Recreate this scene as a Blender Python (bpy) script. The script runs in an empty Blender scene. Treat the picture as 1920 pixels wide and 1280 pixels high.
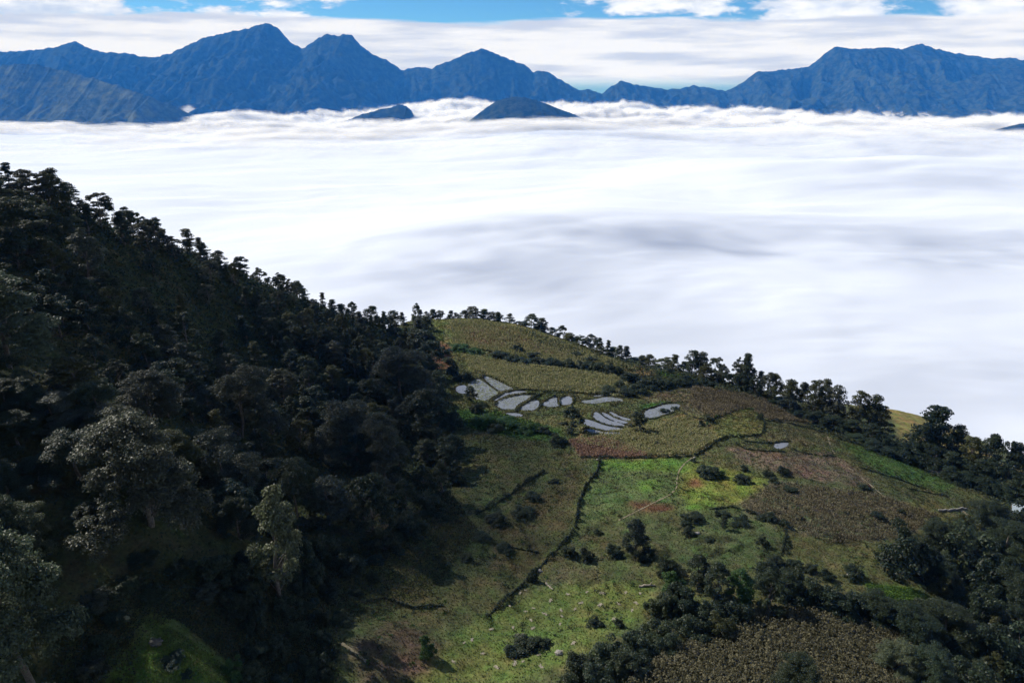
import bpy, math, random
import numpy as np
from mathutils import Vector

random.seed(7)
RNG = np.random.default_rng(7)
S = bpy.context.scene
COL = S.collection
R = math.radians

# ------------------------------------------------------------------ camera
PITCH = R(21.34)
cam_d = bpy.data.cameras.new("camera")
cam_d.sensor_width = 36.0
cam_d.lens = 24.0
cam_d.clip_start = 1.0
cam_d.clip_end = 60000.0
cam = bpy.data.objects.new("camera", cam_d)
COL.objects.link(cam)
cam.location = (0, 0, 0)
cam.rotation_euler = (R(90) - PITCH, 0, 0)
S.camera = cam

# ------------------------------------------------------------------ light
SUN_EL, SUN_AZ = R(38), R(32)          # azimuth measured from the left (-X) towards ahead (+Y)
SUN = Vector((-math.cos(SUN_EL) * math.cos(SUN_AZ), math.cos(SUN_EL) * math.sin(SUN_AZ), math.sin(SUN_EL)))
sl = bpy.data.lights.new("sun", 'SUN')
sl.energy = 5.0
sl.angle = R(0.5)
sl.color = (1.0, 0.95, 0.87)
sun = bpy.data.objects.new("sun", sl)
COL.objects.link(sun)
sun.rotation_euler = SUN.to_track_quat('Z', 'Y').to_euler()

S.render.engine = 'CYCLES'
S.view_settings.view_transform = 'Standard'
S.view_settings.look = 'None'
S.view_settings.exposure = 0.5
S.view_settings.gamma = 1
S.cycles.max_bounces = 9
S.cycles.diffuse_bounces = 8
S.cycles.glossy_bounces = 2
S.cycles.transmission_bounces = 2
S.cycles.volume_bounces = 1
S.cycles.transparent_max_bounces = 32
S.cycles.use_denoising = True
try:
    S.cycles.denoiser = 'OPENIMAGEDENOISE'
    S.cycles.denoising_input_passes = 'RGB_ALBEDO_NORMAL'
except Exception:
    pass

# ------------------------------------------------------------------ node helpers
class NT:
    def __init__(self, tree):
        self.t = tree
    def n(self, kind, **kw):
        nd = self.t.nodes.new(kind)
        for k, v in kw.items():
            if k == 'ins':
                for a, b in v.items():
                    self.set(nd.inputs[a], b)
            else:
                setattr(nd, k, v)
        return nd
    def set(self, sock, v):
        if isinstance(v, bpy.types.NodeSocket):
            self.t.links.new(v, sock)
        else:
            sock.default_value = v
    def math(self, op, a, b=None, c=None, clamp=False):
        nd = self.n('ShaderNodeMath', operation=op, use_clamp=clamp)
        self.set(nd.inputs[0], a)
        if b is not None: self.set(nd.inputs[1], b)
        if c is not None: self.set(nd.inputs[2], c)
        return nd.outputs[0]
    def mix(self, f, a, b, blend='MIX'):
        nd = self.n('ShaderNodeMix', data_type='RGBA', blend_type=blend)
        self.set(nd.inputs[0], f)
        self.set(nd.inputs[6], a if isinstance(a, bpy.types.NodeSocket) else tuple(a) + (1,) if len(a) == 3 else a)
        self.set(nd.inputs[7], b if isinstance(b, bpy.types.NodeSocket) else tuple(b) + (1,) if len(b) == 3 else b)
        return nd.outputs[2]
    def noise(self, vec, scale, detail=4, rough=0.55, dist=0.0, out='Fac'):
        nd = self.n('ShaderNodeTexNoise')
        self.set(nd.inputs['Vector'], vec)
        nd.inputs['Scale'].default_value = scale
        nd.inputs['Detail'].default_value = detail
        nd.inputs['Roughness'].default_value = rough
        nd.inputs['Distortion'].default_value = dist
        return nd.outputs[out]
    def ramp(self, fac, stops, interp='LINEAR'):
        nd = self.n('ShaderNodeValToRGB')
        self.set(nd.inputs[0], fac)
        el = nd.color_ramp.elements
        nd.color_ramp.interpolation = interp
        while len(el) < len(stops): el.new(0.5)
        for e, (p, c) in zip(el, stops):
            e.position = p
            e.color = tuple(c) + (1,) if len(c) == 3 else c
        return nd.outputs[0]
    def mrange(self, v, a, b, c=0.0, d=1.0, smooth=True):
        nd = self.n('ShaderNodeMapRange', interpolation_type='SMOOTHSTEP' if smooth else 'LINEAR')
        self.set(nd.inputs[0], v)
        for i, x in zip((1, 2, 3, 4), (a, b, c, d)): self.set(nd.inputs[i], x)
        return nd.outputs[0]

def new_mat(name):
    m = bpy.data.materials.new(name)
    m.use_nodes = True
    m.node_tree.nodes.clear()
    t = NT(m.node_tree)
    out = t.n('ShaderNodeOutputMaterial')
    return m, t, out

# ------------------------------------------------------------------ world: sky and its clouds
W = bpy.data.worlds.new("World")
S.world = W
W.use_nodes = True
W.node_tree.nodes.clear()
t = NT(W.node_tree)
wout = t.n('ShaderNodeOutputWorld')
bg = t.n('ShaderNodeBackground')
t.t.links.new(bg.outputs[0], wout.inputs[0])
sky = t.n('ShaderNodeTexSky', sky_type='NISHITA', sun_disc=False)
sky.sun_elevation = SUN_EL
sky.sun_rotation = math.atan2(SUN.x, SUN.y)
sky.altitude = 2200
sky.air_density = 1.0
sky.dust_density = 0.3
sky.ozone_density = 3.0
tc = t.n('ShaderNodeTexCoord')
sx = t.n('ShaderNodeSeparateXYZ', ins={0: tc.outputs['Generated']})
az = t.math('ARCTAN2', sx.outputs[0], sx.outputs[1])       # 0 ahead, + to the right
el = t.math('ARCSINE', sx.outputs[2])
vc = t.n('ShaderNodeCombineXYZ', ins={0: az, 1: t.math('MULTIPLY', el, 3.2), 2: 0.37}).outputs[0]
vb = t.n('ShaderNodeCombineXYZ', ins={0: t.math('MULTIPLY', az, 0.6), 1: t.math('MULTIPLY', el, 6.0), 2: 1.7}).outputs[0]
n_big = t.noise(vb, 5.0, 3, 0.5)
n_edge = t.noise(vb, 14.0, 5, 0.6)
n_cum = t.noise(vc, 9.0, 7, 0.62, 0.15)
n_cum2 = t.noise(vc, 16.0, 6, 0.65)
# long stratus bank low over the ridges: its upper edge wanders with the azimuth
edge = t.math('ADD', 0.066, t.math('MULTIPLY', t.math('SUBTRACT', n_big, 0.5), 0.030))
edge = t.math('ADD', edge, t.math('MULTIPLY', t.math('SUBTRACT', n_edge, 0.5), 0.012))
bank = t.mrange(t.math('SUBTRACT', el, edge), -0.004, 0.002, 1.0, 0.0)
# broken cumulus above, thicker to the right and to the left than ahead
bias = t.math('MULTIPLY', t.math('ABSOLUTE', t.math('ADD', az, 0.02)), 0.30)
cumv = t.math('ADD', n_cum, bias)
cum = t.math('MULTIPLY', t.mrange(cumv, 0.545, 0.66, 0.0, 1.0), t.mrange(el, 0.22, 0.60, 1.0, 0.12))
cl = t.math('MAXIMUM', bank, cum)
shade = t.mrange(t.math('ADD', t.math('MULTIPLY', n_cum2, 0.6), t.math('MULTIPLY', n_cum, 0.4)), 0.40, 0.62, 0.0, 1.0)
c_cum = t.mix(shade, (0.40, 0.45, 0.54), (0.72, 0.73, 0.75))
n_str = t.noise(vb, 9.0, 5, 0.55)
c_bank = t.mix(t.mrange(n_str, 0.36, 0.60), (0.42, 0.44, 0.49), (0.66, 0.66, 0.66))
c_cl = t.mix(bank, c_cum, c_bank)
skyc = t.mix(1.0, sky.outputs[0], (0.42, 0.76, 1.02), 'MULTIPLY')
sky_s = t.n('ShaderNodeVectorMath', operation='SCALE', ins={0: skyc})
sky_s.inputs['Scale'].default_value = 0.062
up = t.mrange(el, -0.02, 0.0)
tot = t.mix(t.math('MULTIPLY', cl, up), sky_s.outputs[0], c_cl)
t.set(bg.inputs[0], tot)
bg.inputs[1].default_value = 1.0

# ------------------------------------------------------------------ generic geometry helpers
def mesh_obj(name, verts, faces, mat=None, parent=None, smooth=False):
    """verts Nx3 array, faces MxK array (all with K corners) or list of such arrays."""
    verts = np.asarray(verts, dtype=np.float32)
    if not isinstance(faces, list): faces = [faces]
    faces = [np.asarray(f, dtype=np.int32) for f in faces if len(f)]
    me = bpy.data.meshes.new(name)
    me.vertices.add(len(verts))
    me.vertices.foreach_set('co', verts.ravel())
    nl = sum(f.size for f in faces)
    npoly = sum(len(f) for f in faces)
    me.loops.add(nl)
    me.loops.foreach_set('vertex_index', np.concatenate([f.ravel() for f in faces]))
    me.polygons.add(npoly)
    tot = np.concatenate([np.full(len(f), f.shape[1], dtype=np.int32) for f in faces])
    st = np.concatenate([[0], np.cumsum(tot)[:-1]]).astype(np.int32)
    me.polygons.foreach_set('loop_start', st)
    if smooth:
        me.polygons.foreach_set('use_smooth', np.ones(npoly, dtype=bool))
    me.update(calc_edges=True)
    me.validate()
    if mat is not None: me.materials.append(mat)
    o = bpy.data.objects.new(name, me)
    COL.objects.link(o)
    if parent is not None: o.parent = parent
    return o

def grid_faces(nx, ny):
    i = np.arange(nx - 1)[None, :] + np.arange(ny - 1)[:, None] * nx
    i = i.ravel()
    return np.stack([i, i + 1, i + 1 + nx, i + nx], 1)

def tag(o, label=None, cat=None, group=None, kind=None):
    if label: o['label'] = label
    if cat: o['category'] = cat
    if group: o['group'] = group
    if kind: o['kind'] = kind
    return o

def hash2(ix, iy, seed):
    h = (ix.astype(np.int64) * 374761393 + iy.astype(np.int64) * 668265263 + seed * 974634777) & 0xFFFFFFFF
    h = ((h ^ (h >> 13)) * 1274126177) & 0xFFFFFFFF
    h = h ^ (h >> 16)
    return (h & 0xFFFFFF) / float(0xFFFFFF)

def vnoise(x, y, seed=0):
    x = np.asarray(x, float); y = np.asarray(y, float)
    ix = np.floor(x); iy = np.floor(y)
    fx = x - ix; fy = y - iy
    ix = ix.astype(np.int64); iy = iy.astype(np.int64)
    def g(dx, dy):
        a = hash2(ix + dx, iy + dy, seed) * 2 * np.pi
        return np.cos(a) * (fx - dx) + np.sin(a) * (fy - dy)
    u = fx ** 3 * (fx * (fx * 6 - 15) + 10); v = fy ** 3 * (fy * (fy * 6 - 15) + 10)
    return ((g(0, 0) * (1 - u) + g(1, 0) * u) * (1 - v) + (g(0, 1) * (1 - u) + g(1, 1) * u) * v) * 1.5

def fbm(x, y, oct=4, seed=0, gain=0.5):
    s = 0; a = 1.0; f = 1.0
    for k in range(oct):
        s = s + a * vnoise(np.asarray(x) * f + 13.1 * k, np.asarray(y) * f + 7.7 * k, seed + k)
        a *= gain; f *= 2.03
    return s

def ridged(x, y, oct=4, seed=0, gain=0.5):
    s = 0; a = 1.0; f = 1.0; tot = 0
    for k in range(oct):
        s = s + a * (1 - np.abs(vnoise(np.asarray(x) * f + 3.1 * k, np.asarray(y) * f + 9.7 * k, seed + k)) * 1.6)
        tot += a; a *= gain; f *= 2.1
    return s / tot

def sstep(x, a, b):
    q = np.clip((np.asarray(x, float) - a) / (b - a), 0, 1)
    return q * q * (3 - 2 * q)

CP, SP = math.cos(PITCH), math.sin(PITCH)
def ray(px, py):
    """direction through pixel of the 1920 x 1280 photograph, scaled so that its Y is 1"""
    u = (np.asarray(px, float) - 960) / 1280.0
    v = -(np.asarray(py, float) - 640) / 1280.0
    dy = CP + v * SP
    dz = -SP + v * CP
    return u / dy, dz / dy
def at(px, py, Y):
    a, b = ray(px, py)
    return a * Y, Y, b * Y
def project(x, y, z):
    d = y * CP - z * SP
    v = y * SP + z * CP
    d = np.where(d < 1, 1, d)
    return 960 + 1280 * x / d, 640 - 1280 * v / d
def inpoly(px, py, poly):
    px = np.asarray(px); py = np.asarray(py)
    r = np.zeros(px.shape, bool)
    n = len(poly)
    for i in range(n):
        x1, y1 = poly[i]; x2, y2 = poly[(i + 1) % n]
        if y1 == y2: continue
        c = ((y1 > py) != (y2 > py)) & (px < (x2 - x1) * (py - y1) / (y2 - y1) + x1)
        r ^= c
    return r

# ------------------------------------------------------------------ near terrain
# ground points: pixel, forward distance, lift (negative where the pixel shows a tree top)
G = [
 # nose of the farmed ridge, centre column outwards
 (960,1280,95,0),(1200,1280,93,0),(1450,1280,95,0),(1700,1280,99,0),(1200,1150,118,0),(1450,1150,119,0),(960,1150,118,0),
 (1000,1000,152,0),(1200,1000,152,0),(1400,1000,153,0),(1600,1000,158,0),(1100,900,188,0),(1300,900,187,0),(1500,900,194,0),(1650,930,187,0),
 (1000,850,210,0),(1200,850,211,0),(1400,850,213,0),(1560,850,222,0),(1100,790,246,0),(1300,790,246,0),(1200,750,272,0),(1000,750,272,0),
 (900,740,274,0),(900,700,306,0),(1050,700,308,0),(1200,720,300,0),(850,650,350,0),(950,650,352,0),(1080,675,336,0),
 # crest of the nose
 (770,602,405,0),(850,598,410,0),(900,598,410,0),(960,608,403,0),(1030,628,390,0),(1100,655,376,0),(1200,684,350,0),(1300,704,330,0),
 (1400,730,308,0),(1500,778,285,0),(1600,815,265,0),(1700,850,250,0),(1800,890,238,0),(1900,930,226,0),
 # right flank
 (1880,1280,105,0),(1900,1100,150,0),(1750,1000,168,0),(1800,960,190,0),(2050,1000,190,0),(2050,1280,110,0),
 # lower shoulder behind the crest at the right
 (1690,772,335,0),(1780,800,325,0),(1860,835,310,0),(1960,880,295,0),(2100,930,280,0),
 # gully between wood and fields
 (450,1000,118,0),(600,1100,116,0),(600,1280,90,0),(700,1200,100,0),(650,980,142,0),(850,950,166,0),(870,830,219,0),(835,730,278,0),(825,680,322,0),(800,640,355,0),
 # bottom left
 (320,1215,86,2.0),(400,1250,87,4.5),(360,1275,82,4.0),(280,1275,79,2.5),(150,1280,73,-3),(0,1280,68,-4),(450,1220,92,3.0),(520,1250,91,1.0),
 # wooded slope (tree tops)
 (0,900,95,-8),(0,600,140,-8),(150,700,128,-8),(285,900,104,-9),(150,470,205,-8),(300,600,200,-8),(300,750,145,-8),
 (450,750,178,-8),(450,600,242,-8),(600,640,262,-8),(650,780,206,-8),(740,660,335,-7),(750,800,215,-8),(450,900,140,-8),
 # skyline of the wood (tree tops)
 (0,318,230,-9),(100,338,241,-9),(200,388,256,-9),(300,426,271,-9),(400,462,287,-9),(500,508,306,-9),(600,548,331,-9),(690,580,360,-8),(750,606,388,-6),
]
pts = []
for px, py, Y, dz in G:
    x, y, z = at(px, py, Y)
    pts.append((float(x), float(y), float(z) + dz))
sky_l = [p for p in pts[-9:]]
# behind the wood's skyline and behind the crest the mountain falls away into the cloud
for (x, y, z) in sky_l[::2]:
    pts.append((x - 38, y + 32, z - 22))
    pts.append((x - 130, y + 110, z - 130))
    pts.append((x - 300, y + 260, z - 330))
for (x, y, z) in [pts[i] for i in (30, 32, 34, 36, 38)]:
    pts.append((x + 12, y + 50, z - 27))
    pts.append((x + 40, y + 150, z - 110))
    pts.append((x + 80, y + 380, z - 330))
for px, py, Y, dz in [(1690,772,335,0),(1860,835,310,0),(2100,930,280,0)]:
    x, y, z = at(px, py, Y)
    pts.append((x + 40, y + 60, z - 40)); pts.append((x + 150, y + 170, z - 150)); pts.append((x + 330, y + 330, z - 330))
pts += [(-230,170,-28),(-190,110,-45),(-150,40,-62),(-100,0,-78),(0,0,-104),(0,-40,-104),(100,0,-112),(200,0,-135),(160,60,-122),(300,100,-190),
        (-350,200,-110),(-500,300,-300),(400,200,-290),(-300,0,-100),(400,-40,-260),(-420,-40,-180)]
PTS = np.array(pts)
def tps_fit(P, lam=4.0):
    sc = 100.0
    X = P[:, :2] / sc
    d = np.linalg.norm(X[:, None] - X[None], axis=2)
    K = np.where(d > 0, d * d * np.log(d + 1e-12), 0) + np.eye(len(P)) * lam / 1000
    Q = np.c_[np.ones(len(P)), X]
    A = np.block([[K, Q], [Q.T, np.zeros((3, 3))]])
    w = np.linalg.solve(A, np.r_[P[:, 2], 0, 0, 0])
    def f(x, y):
        sh = np.shape(x)
        q = np.c_[np.ravel(x), np.ravel(y)] / sc
        out = np.empty(len(q))
        for i in range(0, len(q), 20000):
            dd = np.linalg.norm(q[i:i + 20000, None] - X[None], axis=2)
            out[i:i + 20000] = np.where(dd > 0, dd * dd * np.log(dd + 1e-12), 0) @ w[:-3] + w[-3] + q[i:i + 20000] @ w[-2:]
        return out.reshape(sh)
    return f
tps = tps_fit(PTS)

def axis(a0, a1, core, lo, hi, g=1.12):
    a = list(np.arange(a0, a1, core))
    s = core; v = a0; left = []
    while v > lo:
        s *= g; v -= s; left.append(v)
    s = core; v = a[-1]; right = []
    while v < hi:
        s *= g; v += s; right.append(v)
    return np.array(left[::-1] + a + right)
XS = axis(-185, 215, 0.8, -700, 800)
YS = axis(62, 425, 0.8, -60, 1300)
GX, GY = np.meshgrid(XS, YS)
GZ = tps(GX, GY)
# far from the summit the slope runs steeply down under the cloud
far = np.maximum(np.maximum(np.abs(GX) - 330, GY - 480), 0)
GZ = GZ - far * 0.55
GZ = np.maximum(GZ, -760)
GZ += 0.9 * fbm(GX / 26, GY / 26, 3, 11) + 0.35 * fbm(GX / 5.5, GY / 5.5, 3, 12) * (GY < 500)
onnose = sstep(GX, -25, 0) * sstep(GY, 100, 120) * (1 - sstep(GY, 400, 420))
STEP = (GZ + 1.6 * fbm(GX / 40, GY / 40, 3, 14)) / 1.7
fr_ = STEP - np.floor(STEP)
brk = sstep(fbm(GX / 22, GY / 22, 2, 15), -0.25, 0.15)
GZ += 0.55 * (sstep(fr_, 0.0, 0.22) - fr_) * onnose * brk
def H(x, y):
    x = np.asarray(x, float); y = np.asarray(y, float)
    ix = np.clip(np.searchsorted(XS, x) - 1, 0, len(XS) - 2); iy = np.clip(np.searchsorted(YS, y) - 1, 0, len(YS) - 2)
    fx = np.clip((x - XS[ix]) / (XS[ix + 1] - XS[ix]), 0, 1); fy = np.clip((y - YS[iy]) / (YS[iy + 1] - YS[iy]), 0, 1)
    return (GZ[iy, ix] * (1 - fx) + GZ[iy, ix + 1] * fx) * (1 - fy) + (GZ[iy + 1, ix] * (1 - fx) + GZ[iy + 1, ix + 1] * fx) * fy
MARCH = np.arange(60, 480, 0.5)
def hit(px, py, lift=0.0):
    """where the photograph's pixel meets the ground (None if it looks over the crest)"""
    a, b = ray(px, py)
    zz = b * MARCH; hh = H(a * MARCH, MARCH) + lift
    k = np.nonzero(zz <= hh)[0]
    if len(k) == 0 or k[0] == 0: return None
    k = k[0]
    d0 = zz[k - 1] - hh[k - 1]; d1 = hh[k] - zz[k]
    Y = MARCH[k - 1] + 0.5 * d0 / (d0 + d1 + 1e-9)
    return np.array([float(a) * Y, Y, float(H(float(a) * Y, Y))])
def hits(poly, lift=0.0):
    r = [hit(px, py, lift) for px, py in poly]
    return [p for p in r if p is not None]
def densify(poly, step, close=False):
    out = []
    n = len(poly)
    for i in range(n if close else n - 1):
        p = np.array(poly[i], float); q = np.array(poly[(i + 1) % n], float)
        m = max(1, int(np.linalg.norm(q - p) / step))
        for k in range(m): out.append(p + (q - p) * k / m)
    if not close: out.append(np.array(poly[-1], float))
    return out
def smooth_line(P, it=2, close=False):
    P = [np.array(p, float) for p in P]
    for _ in range(it):
        Q = []
        n = len(P)
        if not close: Q.append(P[0])
        for i in range(n if close else n - 1):
            a, b = P[i], P[(i + 1) % n]
            Q += [a * .75 + b * .25, a * .25 + b * .75]
        if not close: Q.append(P[-1])
        P = Q
    return P

# ---- flooded terraces: cut a level floor for each pond into the slope
POND_PX = [
 ("small deep blue pond beside the dark tree at the edge of the wood", [(853,727),(863,722),(874,722),(880,735),(868,739),(857,735)]),
 ("weedy flooded terrace between the small blue pond and the long pale strip", [(876,720),(889,710),(901,711),(920,726),(937,737),(923,742),(913,751),(896,752),(891,744),(882,731)]),
 ("long pale flooded strip running down beside the weedy terrace", [(904,706),(914,705),(942,718),(965,729),(957,732),(940,735),(924,725)]),
 ("thin crescent of water just below the long pale strip", [(925,750),(941,739),(960,732),(988,733),(985,737),(961,738.5),(943,745),(927,754)]),
 ("widest crescent shaped flooded terrace in the terrace fan", [(926,757),(942,748),(963,742),(980,740),(999,740),(985,750),(969,759),(963,770),(950,769),(936,764)]),
 ("bluish flooded terrace in the middle of the terrace fan", [(974,765),(987,756),(1002,749),(1012,752),(1008,765),(993,772),(979,773)]),
 ("greyish flooded terrace next to the bluish one in the fan", [(1013,759),(1025,750),(1040,743),(1045,745),(1044,755),(1049,762),(1030,763)]),
 ("smallest grey flooded terrace closing the fan", [(1048,751),(1054,744),(1071,742),(1074,756),(1060,760),(1050,758)]),
 ("thin pale wet strip on the terrace above the dark round tree", [(1087,751),(1112,749),(1138,743),(1169,748),(1166,753),(1140,752),(1120,757),(1096,756)]),
 ("long sliver of water above the thin pale strip", [(1108,743),(1130,738),(1160,737),(1178,739),(1150,741),(1126,744)]),
 ("narrow water ditch curving under the widest crescent terrace", [(946,774),(958,774),(970,774),(982,778),(974,781),(958,779)]),
 ("lowest silver terrace beside the dark round tree", [(1096,803),(1112,804),(1134,810),(1166,810),(1162,814),(1134,814),(1110,812)]),
 ("widest silver terrace beside the dark round tree", [(1087,789),(1097,785),(1112,789),(1138,799),(1165,802),(1167,807),(1144,808),(1112,801),(1096,795)]),
 ("middle silver terrace of the stepped ones by the dark tree", [(1112,783),(1114,771),(1123,774),(1139,787),(1171,795),(1169,799),(1144,796.5),(1125,790)]),
 ("upper silver terrace of the stepped ones by the dark tree", [(1126,773),(1136,774),(1154,785),(1177,790),(1175,794),(1154,791.5),(1139,784)]),
 ("highest thin silver terrace of the stepped ones by the dark tree", [(1139,772),(1148,772),(1162,780),(1183,785),(1181,788.5),(1160,785)]),
 ("long silver pond below the small green plot in the brown dome", [(1208,769),(1226,765),(1240,760),(1248,757),(1277,757),(1271,767),(1250,775),(1226,783),(1209,783)]),
 ("small bright pond at one end of the sunken oval plot", [(1449,834),(1460,829),(1479,828),(1477,837),(1456,843)]),
]
POND_WEED = (0.0, 0.95, 0.75, 0.2, 0.6, 0.35, 0.3, 0.1, 0.5, 0.4, 0.2, 0.2, 0.1, 0.1, 0.1, 0.2, 0.3, 0.1)
PONDS = []
def seg_dist(X, Y, poly):
    d = np.full(X.shape, 1e9)
    n = len(poly)
    for i in range(n):
        x1, y1 = poly[i][:2]; x2, y2 = poly[(i + 1) % n][:2]
        L = (x2 - x1) ** 2 + (y2 - y1) ** 2 + 1e-9
        q = np.clip(((X - x1) * (x2 - x1) + (Y - y1) * (y2 - y1)) / L, 0, 1)
        d = np.minimum(d, np.hypot(X - x1 - q * (x2 - x1), Y - y1 - q * (y2 - y1)))
    return d
for lab, poly in POND_PX:
    P0 = hits(densify(poly, 6, True))
    lev = float(np.percentile([p[2] for p in P0], 35))
    poly_s = smooth_line(poly, 1, True)
    W_ = []
    for px, py in poly_s:
        a, b = ray(px, py)
        Y = lev / float(b)
        W_.append((float(a) * Y, Y))
    PONDS.append((lab, lev, W_))
anypond = np.zeros(GX.shape, bool)
for lab, lev, W_ in PONDS: anypond |= inpoly(GX, GY, W_)
for ps in (0, 1):                         # first the banks, then the floors
    for lab, lev, W_ in PONDS:
        w = np.array(W_)
        i0, i1 = np.searchsorted(XS, [w[:, 0].min() - 7, w[:, 0].max() + 7]); j0, j1 = np.searchsorted(YS, [w[:, 1].min() - 7, w[:, 1].max() + 7])
        X = GX[j0:j1, i0:i1]; Y = GY[j0:j1, i0:i1]; Z = GZ[j0:j1, i0:i1]
        ins = inpoly(X, Y, W_)
        if ps == 0:
            d = seg_dist(X, Y, W_)
            k = (1 - sstep(d, 0.9, 3.6)) * ~anypond[j0:j1, i0:i1]
            GZ[j0:j1, i0:i1] = Z * (1 - k) + (lev + 0.20 - 0.10 * fbm(X / 3, Y / 3, 2, 5)) * k
        else:
            GZ[j0:j1, i0:i1] = np.where(ins, lev - 0.45, Z)

# ---- what grows where: base colours of the plots
PX, PY = project(GX, GY, GZ)
wob = 5.0
PXn = PX + wob * fbm(GX / 3.0, GY / 3.0, 3, 21); PYn = PY + wob * 0.6 * fbm(GX / 3.0, GY / 3.0, 3, 22)
C = np.empty(GX.shape + (3,)); C[:] = (0.072, 0.080, 0.032)
nv = fbm(GX / 18, GY / 18, 4, 31)[..., None]
C += np.clip(nv, -1, 1) * np.array([0.022, 0.016, 0.006])
FIELDS = [
 # top plots, straw coloured corn stubble
 ([(740,590),(900,580),(1000,610),(1110,640),(1240,690),(1190,702),(1100,690),(950,662),(850,655),(800,640)], (0.150,0.155,0.062)),
 ([(860,612),(960,612),(1000,640),(930,650),(880,638)], (0.150,0.100,0.058)),
 ([(780,600),(840,602),(830,640),(800,650)], (0.095,0.115,0.036)),
 ([(955,632),(1080,655),(1060,668),(960,652)], (0.165,0.110,0.062)),
 ([(860,662),(960,678),(1150,702),(1180,718),(1172,745),(1060,735),(1000,732),(960,728),(915,704),(880,692)], (0.145,0.152,0.060)),
 ([(806,634),(845,648),(842,692),(812,692)], (0.185,0.105,0.065)),
 ([(1170,686),(1228,688),(1226,704),(1180,702)], (0.200,0.145,0.072)),
 ([(1230,690),(1270,690),(1300,712),(1235,706)], (0.080,0.140,0.024)),
 ([(845,770),(900,762),(960,790),(1050,800),(1060,830),(960,820),(880,800)], (0.045,0.095,0.022)),
 # brown dome with dry corn
 ([(1205,742),(1300,722),(1400,738),(1480,758),(1545,795),(1500,800),(1430,785),(1395,762),(1330,788),(1280,770),(1282,755),(1250,752),(1215,758)], (0.120,0.108,0.060)),
 ([(1200,760),(1245,752),(1250,757),(1210,768)], (0.045,0.110,0.020)),
 ([(1325,802),(1390,764),(1425,770),(1434,790),(1430,812),(1350,822)], (0.100,0.105,0.034)),
 ([(1432,795),(1560,812),(1570,838),(1480,828),(1380,826),(1430,815)], (0.085,0.082,0.038)),
 ([(1085,812),(1200,800),(1290,772),(1330,790),(1350,822),(1300,854),(1220,858),(1070,835)], (0.155,0.125,0.050)),
 ([(1065,824),(1130,818),(1218,850),(1212,860),(1088,857)], (0.155,0.100,0.070)),
 # bright grass
 ([(1125,861),(1300,858),(1345,900),(1290,962),(1250,962),(1200,945),(1085,995),(1082,950),(1095,915)], (0.070,0.098,0.034)),
 ([(1125,861),(1300,858),(1290,885),(1120,880)], (0.080,0.135,0.026)),
 ([(1195,905),(1235,895),(1240,915),(1200,920)], (0.080,0.145,0.026)),
 ([(1290,866),(1400,886),(1450,900),(1415,940),(1300,955),(1270,920)], (0.125,0.145,0.032)),
 ([(1300,920),(1330,925),(1345,950),(1290,955),(1285,930)], (0.095,0.150,0.026)),
 ([(1383,905),(1398,900),(1400,930),(1385,935)], (0.080,0.145,0.024)),
 ([(1288,905),(1300,897),(1316,900),(1316,910),(1298,914)], (0.175,0.085,0.042)),
 ([(1170,942),(1200,938),(1278,948),(1262,960),(1210,958)], (0.090,0.050,0.026)),
 # red earth and the green strip at the right
 ([(1360,836),(1450,846),(1560,848),(1640,905),(1600,912),(1500,895),(1400,872)], (0.105,0.085,0.056)),
 ([(1440,845),(1520,858),(1500,868),(1440,856)], (0.115,0.078,0.050)),
 ([(1575,830),(1690,848),(1805,912),(1760,922),(1650,885)], (0.058,0.105,0.028)),
 ([(1385,945),(1450,900),(1650,925),(1770,965),(1690,1012),(1550,1022),(1480,987),(1400,965)], (0.108,0.102,0.058)),
 ([(1690,945),(1760,935),(1800,955),(1770,985),(1690,985)], (0.115,0.110,0.040)),
 ([(1480,1000),(1660,1015),(1650,1060),(1560,1080),(1478,1055)], (0.080,0.085,0.032)),
 ([(1310,965),(1470,985),(1475,1050),(1300,1050),(1200,1000)], (0.066,0.086,0.034)),
 # lower pasture with straw heaps
 ([(1030,1100),(1225,1088),(1225,1145),(1060,1250),(940,1290),(740,1290),(880,1165)], (0.085,0.110,0.030)),
 ([(1020,1090),(1060,1040),(1120,1030),(1120,1065),(1040,1100)], (0.075,0.085,0.040)),
 ([(740,1290),(960,1180),(1010,1200),(900,1290)], (0.100,0.125,0.034)),
 ([(1160,1290),(1240,1225),(1400,1150),(1500,1140),(1700,1190),(1740,1290)], (0.060,0.058,0.030)),
 ([(1655,755),(1765,762),(1810,830),(1910,880),(1700,835)], (0.190,0.165,0.055)),
 ([(1620,1092),(1712,1102),(1745,1128),(1640,1126)], (0.080,0.150,0.022)),
 ([(650,1200),(760,1160),(830,1205),(800,1265),(680,1290)], (0.070,0.062,0.036)),
 ([(280,1155),(340,1180),(430,1250),(450,1290),(200,1290),(255,1200)], (0.088,0.140,0.030)),  # green grass, brightened to put the patch of sun into the colour
 ([(900,1000),(1000,930),(1090,870),(1070,990),(1000,1060),(960,1080)], (0.068,0.066,0.028)),
]
front = GY < 470
for poly, c in FIELDS:
    m = inpoly(PXn, PYn, poly) & front
    C[m] = np.array(c)
for _ in range(2):
    for ax in (0, 1):
        C = (np.roll(C, 1, ax) + C + np.roll(C, -1, ax)) / 3
speck = (1.1 + 0.36 * fbm(GX / 2.2, GY / 2.2, 3, 41) + 0.22 * fbm(GX / 9, GY / 9, 3, 42))[..., None]
C *= np.clip(speck, 0.35, 1.9)
riser = (1 - sstep(np.abs(fr_ - 0.10), 0.05, 0.13)) * onnose * brk
C *= (1 - 0.5 * riser)[..., None]
hue = 0.13 * fbm(GX / 13, GY / 13, 3, 43)
C[..., 0] *= 1 + hue; C[..., 1] *= 1 - 0.3 * hue
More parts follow.
